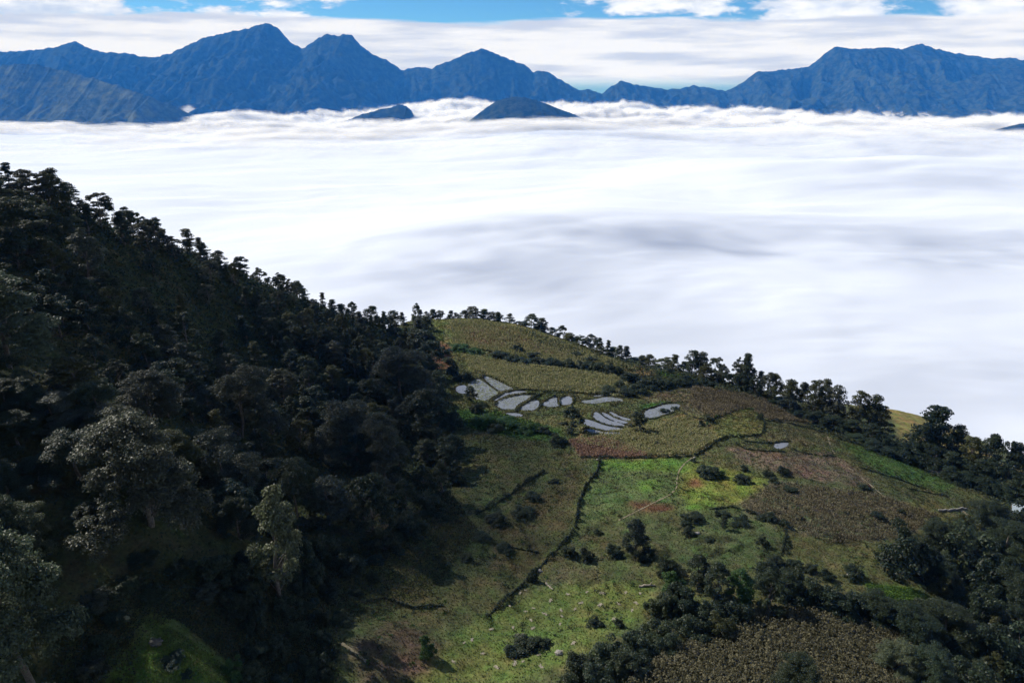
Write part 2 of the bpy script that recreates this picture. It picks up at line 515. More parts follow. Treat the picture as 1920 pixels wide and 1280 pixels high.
# steep bank of every pond rim is bare earth and rank grass
for lab, lev, W_ in PONDS:
    w = np.array(W_)
    i0, i1 = np.searchsorted(XS, [w[:, 0].min() - 3, w[:, 0].max() + 3]); j0, j1 = np.searchsorted(YS, [w[:, 1].min() - 3, w[:, 1].max() + 3])
    d = seg_dist(GX[j0:j1, i0:i1], GY[j0:j1, i0:i1], W_)
    k = (1 - sstep(d, 0.6, 1.6))[..., None]
    C[j0:j1, i0:i1] = C[j0:j1, i0:i1] * (1 - k) + np.array((0.05, 0.05, 0.022)) * k
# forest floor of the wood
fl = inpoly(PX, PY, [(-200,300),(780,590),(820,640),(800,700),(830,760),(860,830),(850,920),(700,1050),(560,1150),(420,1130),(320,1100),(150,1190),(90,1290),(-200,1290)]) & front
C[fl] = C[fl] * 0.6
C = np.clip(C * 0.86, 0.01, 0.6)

m_ground, t, out = new_mat("ground_mat")
attr = t.n('ShaderNodeAttribute', attribute_name='plot_colour')
geo = t.n('ShaderNodeNewGeometry')
n1 = t.noise(geo.outputs['Position'], 1.6, 5, 0.65)
n2 = t.noise(geo.outputs['Position'], 0.33, 5, 0.6)
f1 = t.mrange(n1, 0.30, 0.70, 0.55, 1.5, False)
f2 = t.mrange(n2, 0.30, 0.70, 0.75, 1.25, False)
cc = t.mix(1.0, attr.outputs['Color'], t.n('ShaderNodeCombineXYZ', ins={0: f1, 1: f1, 2: f1}).outputs[0], 'MULTIPLY')
cc = t.mix(1.0, cc, t.n('ShaderNodeCombineXYZ', ins={0: f2, 1: 1.0, 2: f2}).outputs[0], 'MULTIPLY')
bmp = t.n('ShaderNodeBump', ins={'Strength': 0.9, 'Distance': 0.5, 'Height': t.noise(geo.outputs['Position'], 1.1, 6, 0.7)})
b = t.n('ShaderNodeBsdfPrincipled', ins={'Base Color': cc, 'Roughness': 0.95, 'Normal': bmp.outputs[0]})
b.inputs['Specular IOR Level'].default_value = 0.15
t.t.links.new(b.outputs[0], out.inputs[0])
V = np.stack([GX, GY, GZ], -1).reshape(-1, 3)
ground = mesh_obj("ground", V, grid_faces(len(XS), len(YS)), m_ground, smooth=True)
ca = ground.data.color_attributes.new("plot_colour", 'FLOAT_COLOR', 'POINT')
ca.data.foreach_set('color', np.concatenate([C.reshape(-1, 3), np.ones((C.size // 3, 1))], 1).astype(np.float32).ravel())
tag(ground, "patchwork of small plots, grass and bare earth on a mountain ridge", kind='structure')
# ------------------------------------------------------------------ ponds
m_water, t, out = new_mat("pond_water")
geo = t.n('ShaderNodeNewGeometry')
weed = t.noise(geo.outputs['Position'], 0.9, 5, 0.75)
wmask = t.mrange(weed, 0.46, 0.54)
bm_ = t.n('ShaderNodeBump', ins={'Strength': 0.12, 'Distance': 0.05, 'Height': t.noise(geo.outputs['Position'], 3.0, 3, 0.5)})
wat = t.n('ShaderNodeBsdfPrincipled', ins={'Base Color': (0.165, 0.18, 0.215, 1), 'Roughness': 0.06, 'IOR': 1.33, 'Normal': bm_.outputs[0]})
wat.inputs['Specular IOR Level'].default_value = 1.0
wd = t.n('ShaderNodeBsdfPrincipled', ins={'Base Color': (0.085, 0.10, 0.045, 1), 'Roughness': 0.9})
oi = t.n('ShaderNodeObjectInfo')
mx = t.n('ShaderNodeMixShader', ins={0: t.math('MULTIPLY', wmask, oi.outputs['Alpha']), 1: wat.outputs[0], 2: wd.outputs[0]})
t.t.links.new(mx.outputs[0], out.inputs[0])
for k, (lab, lev, W_) in enumerate(PONDS):
    w = smooth_line([np.array(p) for p in W_], 0)
    c = np.mean(W_, axis=0)
    v = np.array([(p[0] + (p[0] - c[0]) * 0.02, p[1] + (p[1] - c[1]) * 0.02, lev) for p in W_])
    n = len(v)
    vv = np.r_[v, v - np.array([0, 0, 0.35])]
    me = bpy.data.meshes.new("pond")
    me.from_pydata([tuple(q) for q in vv], [], [tuple(range(n)), tuple(range(2 * n - 1, n - 1, -1))] + [(i + n, (i + 1) % n + n, (i + 1) % n, i) for i in range(n)])
    me.materials.append(m_water)
    o = bpy.data.objects.new("pond", me); COL.objects.link(o)
    o.color = (1, 1, 1, POND_WEED[k])
    tag(o, lab, kind='structure')

# ------------------------------------------------------------------ mountains across the valley
m_mtn, t, out = new_mat("mountain_forest")
geo = t.n('ShaderNodeNewGeometry')
pos = geo.outputs['Position']
n1 = t.noise(pos, 0.012, 8, 0.7)
n2 = t.noise(pos, 0.0022, 5, 0.6)
col = t.mix(t.mrange(n1, 0.38, 0.62), (0.006, 0.012, 0.009), (0.034, 0.044, 0.026))
col = t.mix(t.mrange(t.noise(pos, 0.006, 6, 0.7), 0.62, 0.72), col, (0.085, 0.085, 0.07))
bmp = t.n('ShaderNodeBump', ins={'Strength': 1.0, 'Distance': 16.0, 'Height': t.noise(pos, 0.016, 8, 0.75)})
b = t.n('ShaderNodeBsdfPrincipled', ins={'Base Color': col, 'Roughness': 1.0, 'Normal': bmp.outputs[0]})
b.inputs['Specular IOR Level'].default_value = 0.0
t.t.links.new(b.outputs[0], out.inputs[0])

m_hill, t, out = new_mat("foothill_scrub")
geo = t.n('ShaderNodeNewGeometry')
pos = geo.outputs['Position']
col = t.mix(t.mrange(t.noise(pos, 0.012, 8, 0.7), 0.35, 0.65), (0.022, 0.034, 0.016), (0.075, 0.085, 0.040))
col = t.mix(t.mrange(t.noise(pos, 0.0035, 5, 0.6), 0.52, 0.66), col, (0.105, 0.115, 0.050))
bmp = t.n('ShaderNodeBump', ins={'Strength': 1.0, 'Distance': 25.0, 'Height': t.noise(pos, 0.018, 8, 0.75)})
b = t.n('ShaderNodeBsdfPrincipled', ins={'Base Color': col, 'Roughness': 1.0, 'Normal': bmp.outputs[0]})
b.inputs['Specular IOR Level'].default_value = 0.0
t.t.links.new(b.outputs[0], out.inputs[0])

def mountain(name, label, ridge_px, D, front, back, base, seed, rough=185.0, jag=15.0, nx=900, nv=110, meander=260.0, spur=470.0, pw=0.9, front_pts=None, mat=None):
    px = np.linspace(ridge_px[0][0], ridge_px[-1][0], nx)
    rp = np.array(ridge_px, float)
    py = np.interp(px, rp[:, 0], rp[:, 1])
    # soften the straight segments of the drawn ridge a little
    ker = np.exp(-np.linspace(-2, 2, 5) ** 2); ker /= ker.sum()
    py = np.convolve(np.pad(py, 2, mode='edge'), ker, 'valid')
    Y0 = D + meander * vnoise(px / 170.0, np.zeros(nx) + seed, seed)
    x0, _, z0 = at(px, py, Y0)
    z0 = z0 + jag * fbm(x0 / 120.0, x0 * 0 + seed, 5, seed + 3, 0.65)
    vt = np.concatenate([-np.linspace(1, 0, nv) ** 1.25, np.linspace(0, 1, nv // 3)[1:]])
    fr = np.full(nx, float(front)) if front_pts is None else np.interp(px, *zip(*front_pts))
    X = np.repeat(x0[None], len(vt), 0)
    ln = np.where(vt[:, None] < 0, fr[None], back)
    Yy = Y0[None] + vt[:, None] * ln
    a = np.abs(vt)[:, None]
    dist = a * ln
    warp = 0.5 * vnoise(X / 900.0, Yy / 900.0, seed + 9)
    sp = ridged(X / spur + warp, Yy / (spur * 2.6), 4, seed + 5, 0.48)
    Z = z0[None] - (z0[None] - base) * a ** pw - rough * (1.0 - sp) * 2.2 * sstep(dist, 0, 700) * (1 - a * 0.55)
    Z -= 0.15 * rough * np.abs(fbm(X / 160.0, Yy / 220.0, 4, seed + 21)) * sstep(dist, 0, 300)
    o = mesh_obj(name, np.stack([X, Yy, Z], -1).reshape(-1, 3), grid_faces(nx, len(vt)), mat or m_mtn, smooth=True)
    tag(o, label, kind='structure')
    return o

MAIN = [(-700,180),(-400,125),(-150,112),(0,98),(40,96),(100,90),(140,77),(160,88),(190,98),(240,100),(262,106),(290,108),(320,100),(345,88),(380,72),(430,60),(450,57),(470,52),(500,43),(520,52),(545,80),
 (566,92),(572,88),(585,80),(600,70),(612,63),(625,66),(634,69),(642,64),(660,66),(675,85),(700,103),(725,112),(752,132),(770,128),(787,126),(810,129),(820,122),(835,118),(850,112),(870,102),(905,91),(920,97),
 (935,103),(965,115),(990,125),(1000,137),(1006,133),(1020,132),(1035,140),(1060,155),(1085,170),(1105,167),(1128,177),(1145,162),(1166,152),(1185,157),(1210,162),(1250,168),(1275,166),(1300,161),(1330,165),(1360,171),(1385,160),
 (1420,134),(1440,135),(1470,131),(1515,126),(1530,115),(1550,98),(1565,88),(1580,89),(1600,92),(1625,91),(1665,89),(1690,93),(1710,86),(1725,82),(1755,92),(1800,102),(1820,104),(1860,110),(1900,109),(1920,113),
 (2050,140),(2300,130),(2600,190)]
mountain("mountains", "blue hazy mountain chain with jagged peaks rising out of the sea of clouds", MAIN, 12600, 3300, 2500, -640, 3, nx=1500, nv=130,
         front_pts=[(-700,3600),(650,3500),(720,2600),(760,1500),(960,1500),(1040,2200),(1120,2000),(1230,2600),(1330,3300),(2600,3500)])
mountain("mountains", "long front shoulder of the broad blue mountain", [(1560,246),(1600,232),(1650,213),(1700,196),(1740,180),(1780,160),(1820,146),(1860,134),(1900,128),(1960,124),(2100,140),(2300,150),(2500,230)],
         10800, 1700, 1600, -640, 17, rough=90, nx=500, nv=70)
mountain("mountains", "greener wooded foothill in front of the jagged peaks", [(-500,170),(-200,142),(-60,124),(0,123),(30,120),(70,122),(110,131),(150,141),(190,152),(230,164),(270,178),(300,189),(335,203),(365,222),(385,240)],
         8700, 1300, 1400, -640, 29, rough=70, nx=500, nv=80, spur=420, mat=m_hill)
mountain("mountains", "low dark wooded hill island in the middle of the clouds", [(850,245),(880,226),(900,211),(915,200),(930,190),(950,184),(968,181),(985,183),(1005,188),(1030,197),(1050,205),(1080,216),(1110,228),(1150,246)],
         8100, 900, 900, -640, 37, rough=40, jag=5, nx=300, nv=50, spur=260, meander=80)
mountain("mountains", "darker low ridge running in front of the hill island", [(930,250),(955,226),(975,213),(1000,208),(1020,210),(1045,215),(1075,221),(1105,228),(1128,234),(1150,250)],
         7500, 500, 600, -640, 41, rough=25, jag=5, nx=240, nv=40, spur=200, meander=60)
mountain("mountains", "small dark knob poking out of the cloud beside the hill island", [(640,230),(680,214),(710,206),(735,201),(748,196),(762,199),(772,208),(782,236)],
         8900, 600, 700, -640, 43, rough=25, jag=6, nx=200, nv=40, spur=200, meander=60)
mountain("mountains", "small dark ridge poking out of the cloud below the broad mountain", [(1830,262),(1860,246),(1880,240),(1910,233),(1950,228),(2050,240),(2100,262)],
         7200, 500, 600, -640, 47, rough=20, jag=5, nx=200, nv=40, spur=200, meander=60)

# ------------------------------------------------------------------ sea of clouds filling the valley
m_cloud, t, out = new_mat("cloud_mat")
geo = t.n('ShaderNodeNewGeometry')
pos = geo.outputs['Position']
lay = t.n('ShaderNodeAttribute', attribute_name='layer').outputs['Fac']      # 0 lowest .. 1 highest wisps
sp_ = t.n('ShaderNodeSeparateXYZ', ins={0: pos})
dist = t.math('MAXIMUM', sp_.outputs[1], 800.0)
# wisps are drawn out along the wind
mp = t.n('ShaderNodeMapping')
t.set(mp.inputs['Vector'], pos)
mp.inputs['Scale'].default_value = (0.42, 1.0, 0.6)
mp.inputs['Rotation'].default_value = (0, 0, R(-12))
wl = t.noise(mp.outputs[0], 0.0017, 5, 0.52, 0.3)
ws = t.noise(mp.outputs[0], 0.0075, 6, 0.60, 0.3)
wn = t.math('ADD', t.math('MULTIPLY', wl, 0.74), t.math('MULTIPLY', ws, 0.26))
th = t.math('ADD', 0.33, t.math('MULTIPLY', lay, 0.26))
alpha = t.mrange(t.math('SUBTRACT', wn, th), -0.05, 0.16)
alpha = t.math('MULTIPLY', alpha, t.mrange(sp_.outputs[1], 4600.0, 7600.0))
alpha = t.math('MAXIMUM', alpha, t.math('LESS_THAN', lay, 0.001))
# light soaks through a cloud, so its shading is softer than its surface
upn = t.n('ShaderNodeVectorMath', operation='ADD', ins={0: geo.outputs['Normal'], 1: (0, 0, 0.05)})
upn = t.n('ShaderNodeVectorMath', operation='NORMALIZE', ins={0: upn.outputs[0]}).outputs[0]
ccol = t.mix(t.math('GREATER_THAN', lay, 0.001), (0.580, 0.625, 0.715), (0.92, 0.925, 0.935))  # base tinted blue so the shaded swells turn bluer
dif = t.n('ShaderNodeBsdfDiffuse', ins={'Color': ccol, 'Normal': upn})
trl = t.n('ShaderNodeBsdfTranslucent', ins={'Color': (0.975, 0.978, 0.98, 1)})
mxd = t.n('ShaderNodeMixShader', ins={0: t.math('MULTIPLY', t.math('GREATER_THAN', lay, 0.001), 0.45), 1: dif.outputs[0], 2: trl.outputs[0]})
tr = t.n('ShaderNodeBsdfTransparent')
mxa = t.n('ShaderNodeMixShader', ins={0: alpha, 1: tr.outputs[0], 2: mxd.outputs[0]})
t.t.links.new(mxa.outputs[0], out.inputs[0])

cx = np.concatenate([-np.geomspace(14500, 2600, 90), np.linspace(-2550, 2900, 230), np.geomspace(2950, 14500, 90)])
cy = np.concatenate([np.linspace(-900, 500, 20), np.geomspace(520, 14800, 560)])
CX, CY = np.meshgrid(cx, cy)
def cloud_h(X, Y):
    wx = X + 160 * fbm(X / 1400, Y / 1400, 3, 61); wy = Y + 160 * fbm(X / 1400, Y / 1400, 3, 62)
    # drawn out along the wind: billows long in one direction, with finer combed streaks on them
    ux, uy = wx * 0.97 + wy * 0.22, -wx * 0.22 + wy * 0.97
    h = 40 * fbm(ux / 2600, uy / 1300, 3, 51, 0.42)
    h = h + 14 * np.clip(fbm(ux / 1300, uy / 560, 3, 53, 0.5) + 0.2, -0.2, 1) + 2.6 * fbm(ux / 520, uy / 210, 4, 52, 0.55) + 5.0 * np.abs(fbm(ux / 380, uy / 240, 4, 54, 0.55)) * sstep(fbm(X / 1100, Y / 700, 2, 58), -0.1, 0.4)
    h = h + sstep(Y, 3500, 7000) * 8 * np.abs(fbm(ux / 520, uy / 420, 4, 57, 0.55))
    # long swells: (centre line y at x=0, slope, width, x from, x to, height)
    for y0, k, wdt, xa, xb, hh in [(2330, 0.10, 420, -500, 2600, 85), (1500, 0.05, 300, -300, 900, 40), (5200, 0.22, 600, -300, 4200, 90),
                                   (3600, -0.03, 350, 900, 4500, 60), (6400, 0.05, 700, -900, 900, 70), (3100, 0.10, 300, 800, 3500, 35)]:
        q = (wy - y0 - k * X) / wdt
        h = h + 0.8 * hh * np.exp(-np.where(q > 0, (q / 2.6) ** 2, q ** 2)) * sstep(X, xa - 600, xa + 500) * (1 - sstep(X, xb - 700, xb + 700))
    # cloud lapping higher against the far range
    h = h + 110 * np.exp(-((X + 650) / 900) ** 2 - ((Y - 11200) / 1500) ** 2)
    h = h + 80 * np.exp(-((X - 1500) / 900) ** 2 - ((Y - 10200) / 1500) ** 2)
    h = h + sstep(Y, 6500, 10000) * 62 * fbm(X / 620, Y / 800, 4, 71, 0.6)
    return h
CH = -535 + cloud_h(CX, CY) - 50 * sstep(CY, 6500, 9000)
NL = 9
vs, fs, ls, off = [], [], [], 0
for k in range(NL):
    q = k / (NL - 1)
    r0 = 0 if k == 0 else int(np.searchsorted(cy, 4500))
    X, Y = CX[r0:], CY[r0:]
    gap = (4.0 + np.maximum(Y - 1000, 0) * 0.0012) * k * sstep(Y, 4500, 7000)
    jitter = 5 * fbm(X / 300 + 17 * k, Y / 300, 2, 80 + k) * q * sstep(Y, 4500, 7000)
    Zc = CH[r0:] + gap + jitter + 0.2 * k
    vs.append(np.stack([X, Y, Zc], -1).reshape(-1, 3))
    fs.append(grid_faces(X.shape[1], X.shape[0]) + off); off += X.size
    ls.append(np.full(X.size, q, np.float32))
sea = mesh_obj("sea_of_clouds", np.concatenate(vs), np.concatenate(fs), m_cloud, smooth=True)
at_ = sea.data.attributes.new("layer", 'FLOAT', 'POINT')
at_.data.foreach_set('value', np.concatenate(ls))
tag(sea, "white sea of clouds filling the whole valley below the ridge", kind='stuff')

# ------------------------------------------------------------------ unseen high clouds, added and shaped to shade ridge and cloud sea
m_shade, t, out = new_mat("shade_cloud_mat")
den = t.n('ShaderNodeAttribute', attribute_name='cover').outputs['Fac']
dif = t.n('ShaderNodeBsdfDiffuse', ins={'Color': (0.9, 0.9, 0.9, 1)})
trl = t.n('ShaderNodeBsdfTranslucent', ins={'Color': (0.9, 0.9, 0.9, 1)})
mxd = t.n('ShaderNodeMixShader', ins={0: 0.5, 1: dif.outputs[0], 2: trl.outputs[0]})
mxa = t.n('ShaderNodeMixShader', ins={0: den, 1: t.n('ShaderNodeBsdfTransparent').outputs[0], 2: mxd.outputs[0]})
t.t.links.new(mxa.outputs[0], out.inputs[0])
HIGH = 1180.0
def shade_cloud(label, bounds, step, zref, dens):
    """an added cloud, out of view at HIGH, whose shade falls on X, Y at height zref; dens gives its density there"""
    x = np.arange(bounds[0], bounds[1], step); y = np.arange(bounds[2], bounds[3], step)
    X, Y = np.meshgrid(x, y)
    d = np.clip(dens(X, Y), 0, 0.93)
    off = (HIGH - zref) / SUN.z
    th = 12 + 110 * d
    bump = 12 * fbm(X / (step * 9), Y / (step * 9), 3, 91)
    oa = off + (th + bump) / SUN.z; ob = off - 6 / SUN.z        # both skins shade the same ground
    A = np.stack([X + SUN.x * oa, Y + SUN.y * oa, HIGH + th + bump], -1).reshape(-1, 3)
    B = np.stack([X + SUN.x * ob, Y + SUN.y * ob, HIGH - 6 + 0 * th], -1).reshape(-1, 3)
    f = grid_faces(len(x), len(y))
    keep = (d.ravel()[f].max(1) > 0.004)
    f = f[keep]
    o = mesh_obj("cloud", np.r_[A, B], np.r_[f, f[:, ::-1] + len(A)], m_shade, smooth=True)  # unseen, put up only for the shade it casts
    a = o.data.attributes.new("cover", 'FLOAT', 'POINT')
    dd = 1 - np.sqrt(1 - d.ravel())          # two skins together give d
    a.data.foreach_set('value', np.r_[dd, dd].astype(np.float32))
    tag(o, label, kind='stuff')
def d_sea(X, Y):
    n = 0.5 + 1.0 * fbm(X / 600, Y / 260, 5, 95, 0.6)
    def blob(cx_, cy_, rx, ry, k=0.0):
        return np.exp(-((X - cx_) / rx) ** 2 - ((Y - cy_ - k * (X - cx_)) / ry) ** 2)
    b = 1.1 * blob(500, 2050, 1000, 210, 0.10) + 0.8 * blob(1500, 1950, 800, 170, -0.05) + 0.95 * blob(-100, 1650, 420, 260, -0.2)
    b += 0.6 * blob(900, 1050, 700, 330, 0.0)
    b += 0.60 * blob(900, 5600, 1300, 260, -0.15) + 0.55 * blob(2800, 5000, 1300, 330, 0.35) + 0.5 * blob(-300, 6300, 1200, 160, 0.0)
    b += 0.40 * blob(1900, 3100, 700, 200, 0.05)
    return 0.36 * b * np.clip(n + 0.3, 0.25, 1.3) - 0.01
shade_cloud("unseen high cloud added to shade the sea of clouds", (-2200, 5200, 500, 7400), 40, -500, d_sea)
SHADE_PX = [
 ([(-400,150),(770,590),(815,700),(850,900),(700,1080),(580,1160),(480,1120),(330,1040),(130,1130),(70,1400),(-400,1400)], 0.40),
 ([(1190,600),(1200,735),(1330,780),(1480,835),(1500,890),(1480,960),(1320,985),(1080,1025),(900,1105),(1000,1075),(1270,1070),(1265,1165),(1130,1400),(2300,1400),(2300,600)], 0.22),
 ([(800,690),(850,770),(930,800),(1050,812),(1055,860),(1098,872),(1072,930),(1050,995),(945,1085),(760,1160),(660,1190),(620,1290),(540,1290),(490,1170),(700,1000)], 0.80),
]
def d_near(X, Y):
    gx, gy, gz, done = X + 0.0, Y + 0.0, np.full(X.shape, -110.0), np.zeros(X.shape, bool)
    for zz in np.arange(20, -230, -2.0):                 # follow the sun's rays down to the ground
        xx = X + SUN.x / SUN.z * (zz + 110); yy = Y + SUN.y / SUN.z * (zz + 110)
        m_ = ~done & (H(xx, yy) >= zz)
        gx[m_] = xx[m_]; gy[m_] = yy[m_]; gz[m_] = zz; done |= m_
    px, py = project(gx, gy, gz)
    d = np.zeros(X.shape)
    for poly, k in SHADE_PX:
        d = np.maximum(d, inpoly(px + 30 * fbm(X / 25, Y / 25, 2, 97), py + 24 * fbm(X / 25, Y / 25, 2, 98), poly) * k)
    for _ in range(2):                       # soft cloud edges
        for ax in (0, 1):
            d = (np.roll(d, 1, ax) + np.roll(d, -1, ax) + d) / 3
    return d * np.clip(0.95 + 0.5 * fbm(X / 45, Y / 45, 3, 99), 0.5, 1.15)
shade_cloud("unseen high cloud added to shade the wooded ridge and plots", (-460, 330, 0, 560), 5, -110, d_near)
# ------------------------------------------------------------------ the blue air between here and the mountains
HZ = new_mat("haze_mat")
vol = HZ[1].n('ShaderNodeVolumePrincipled')
vol.inputs['Color'].default_value = (0.045, 0.30, 1.0, 1)
vol.inputs['Density'].default_value = 3.1e-5
vol.inputs['Absorption Color'].default_value = (1, 1, 1, 1)
vol.inputs['Anisotropy'].default_value = 0.0
HZ[1].t.links.new(vol.outputs[0], HZ[2].inputs['Volume'])
x0, x1, y0, y1, z0, z1 = -15500, 15500, -1500, 16500, -790, 1100
hv = [(x, y, z) for z in (z0, z1) for y in (y0, y1) for x in (x0, x1)]
haze = mesh_obj("haze", hv, np.array([(0, 2, 3, 1), (4, 5, 7, 6), (0, 1, 5, 4), (2, 6, 7, 3), (0, 4, 6, 2), (1, 3, 7, 5)]), HZ[0])
tag(haze, "blue haze in the air over the valley", kind='stuff')
# ------------------------------------------------------------------ vegetation materials
def leaf_mat(name, rough=0.5, spec=0.28):
    m, t, out = new_mat(name)
    oi = t.n('ShaderNodeObjectInfo')
    geo = t.n('ShaderNodeNewGeometry')
    k = t.mrange(geo.outputs['Random Per Island'], 0, 1, 0.55, 1.5, False)
    c = t.mix(1.0, oi.outputs['Color'], t.n('ShaderNodeCombineXYZ', ins={0: k, 1: k, 2: k}).outputs[0], 'MULTIPLY')
    b = t.n('ShaderNodeBsdfPrincipled', ins={'Base Color': c, 'Roughness': rough})
    b.inputs['Specular IOR Level'].default_value = spec
    tl = t.n('ShaderNodeBsdfTranslucent', ins={'Color': c})
    mx = t.n('ShaderNodeMixShader', ins={0: 0.38, 1: b.outputs[0], 2: tl.outputs[0]})
    t.t.links.new(mx.outputs[0], out.inputs[0])
    return m
M_LEAF = leaf_mat("leaf_mat")
m, t, out = new_mat("bark_mat")
geo = t.n('ShaderNodeNewGeometry')
b = t.n('ShaderNodeBsdfPrincipled', ins={'Base Color': t.ramp(t.noise(geo.outputs['Position'], 3.0, 4), [(0.3, (0.035, 0.028, 0.022)), (0.7, (0.13, 0.115, 0.095))]), 'Roughness': 0.9})
t.t.links.new(b.outputs[0], out.inputs[0]); M_BARK = m
m, t, out = new_mat("crop_mat")
attr = t.n('ShaderNodeAttribute', attribute_name='plot_colour')
b = t.n('ShaderNodeBsdfPrincipled', ins={'Base Color': attr.outputs['Color'], 'Roughness': 0.8})
b.inputs['Specular IOR Level'].default_value = 0.2
tl = t.n('ShaderNodeBsdfTranslucent', ins={'Color': attr.outputs['Color']})
mx = t.n('ShaderNodeMixShader', ins={0: 0.3, 1: b.outputs[0], 2: tl.outputs[0]})
t.t.links.new(mx.outputs[0], out.inputs[0]); M_CROP = m

def unit(n, rng):
    v = rng.normal(size=(n, 3)); return v / np.linalg.norm(v, axis=1, keepdims=True)
def leaf_quads(pos, nrm, size, rng, aspect=0.6):
    """one pointed leaf spray per position"""
    n = len(pos)
    r = rng.normal(size=(n, 3))
    u = r - (r * nrm).sum(1, keepdims=True) * nrm
    u /= np.linalg.norm(u, axis=1, keepdims=True) + 1e-9
    w = np.cross(nrm, u)
    L = (size * rng.uniform(0.7, 1.35, n))[:, None]
    B = L * aspect * rng.uniform(0.8, 1.2, n)[:, None]
    droop = np.array([0, 0, -0.18]) * L
    v = np.stack([pos - u * L * .5, pos + w * B * .5 + nrm * L * .06, pos + u * L * .5 + droop, pos - w * B * .5 + nrm * L * .06], 1)
    return v.reshape(-1, 3), np.arange(4 * n).reshape(-1, 4)
def tube(path, radii, k=6):
    path = np.asarray(path, float)
    vs = []
    for i, p in enumerate(path):
        d = path[min(i + 1, len(path) - 1)] - path[max(i - 1, 0)]
        d /= np.linalg.norm(d) + 1e-9
        a = np.cross(d, (0.3, 1, 0.1)); a /= np.linalg.norm(a) + 1e-9
        b = np.cross(d, a)
        th = np.arange(k) * 2 * np.pi / k
        vs.append(p + radii[i] * (np.cos(th)[:, None] * a + np.sin(th)[:, None] * b))
    f = []
    for i in range(len(path) - 1):
        for j in range(k):
            f.append((i * k + j, i * k + (j + 1) % k, (i + 1) * k + (j + 1) % k, (i + 1) * k + j))
    return np.concatenate(vs), np.array(f)
def join(parts):
    vs, fs, o = [], [], 0
    for v, f in parts:
        vs.append(v); fs.append(f + o); o += len(v)
    return np.concatenate(vs), np.concatenate(fs)

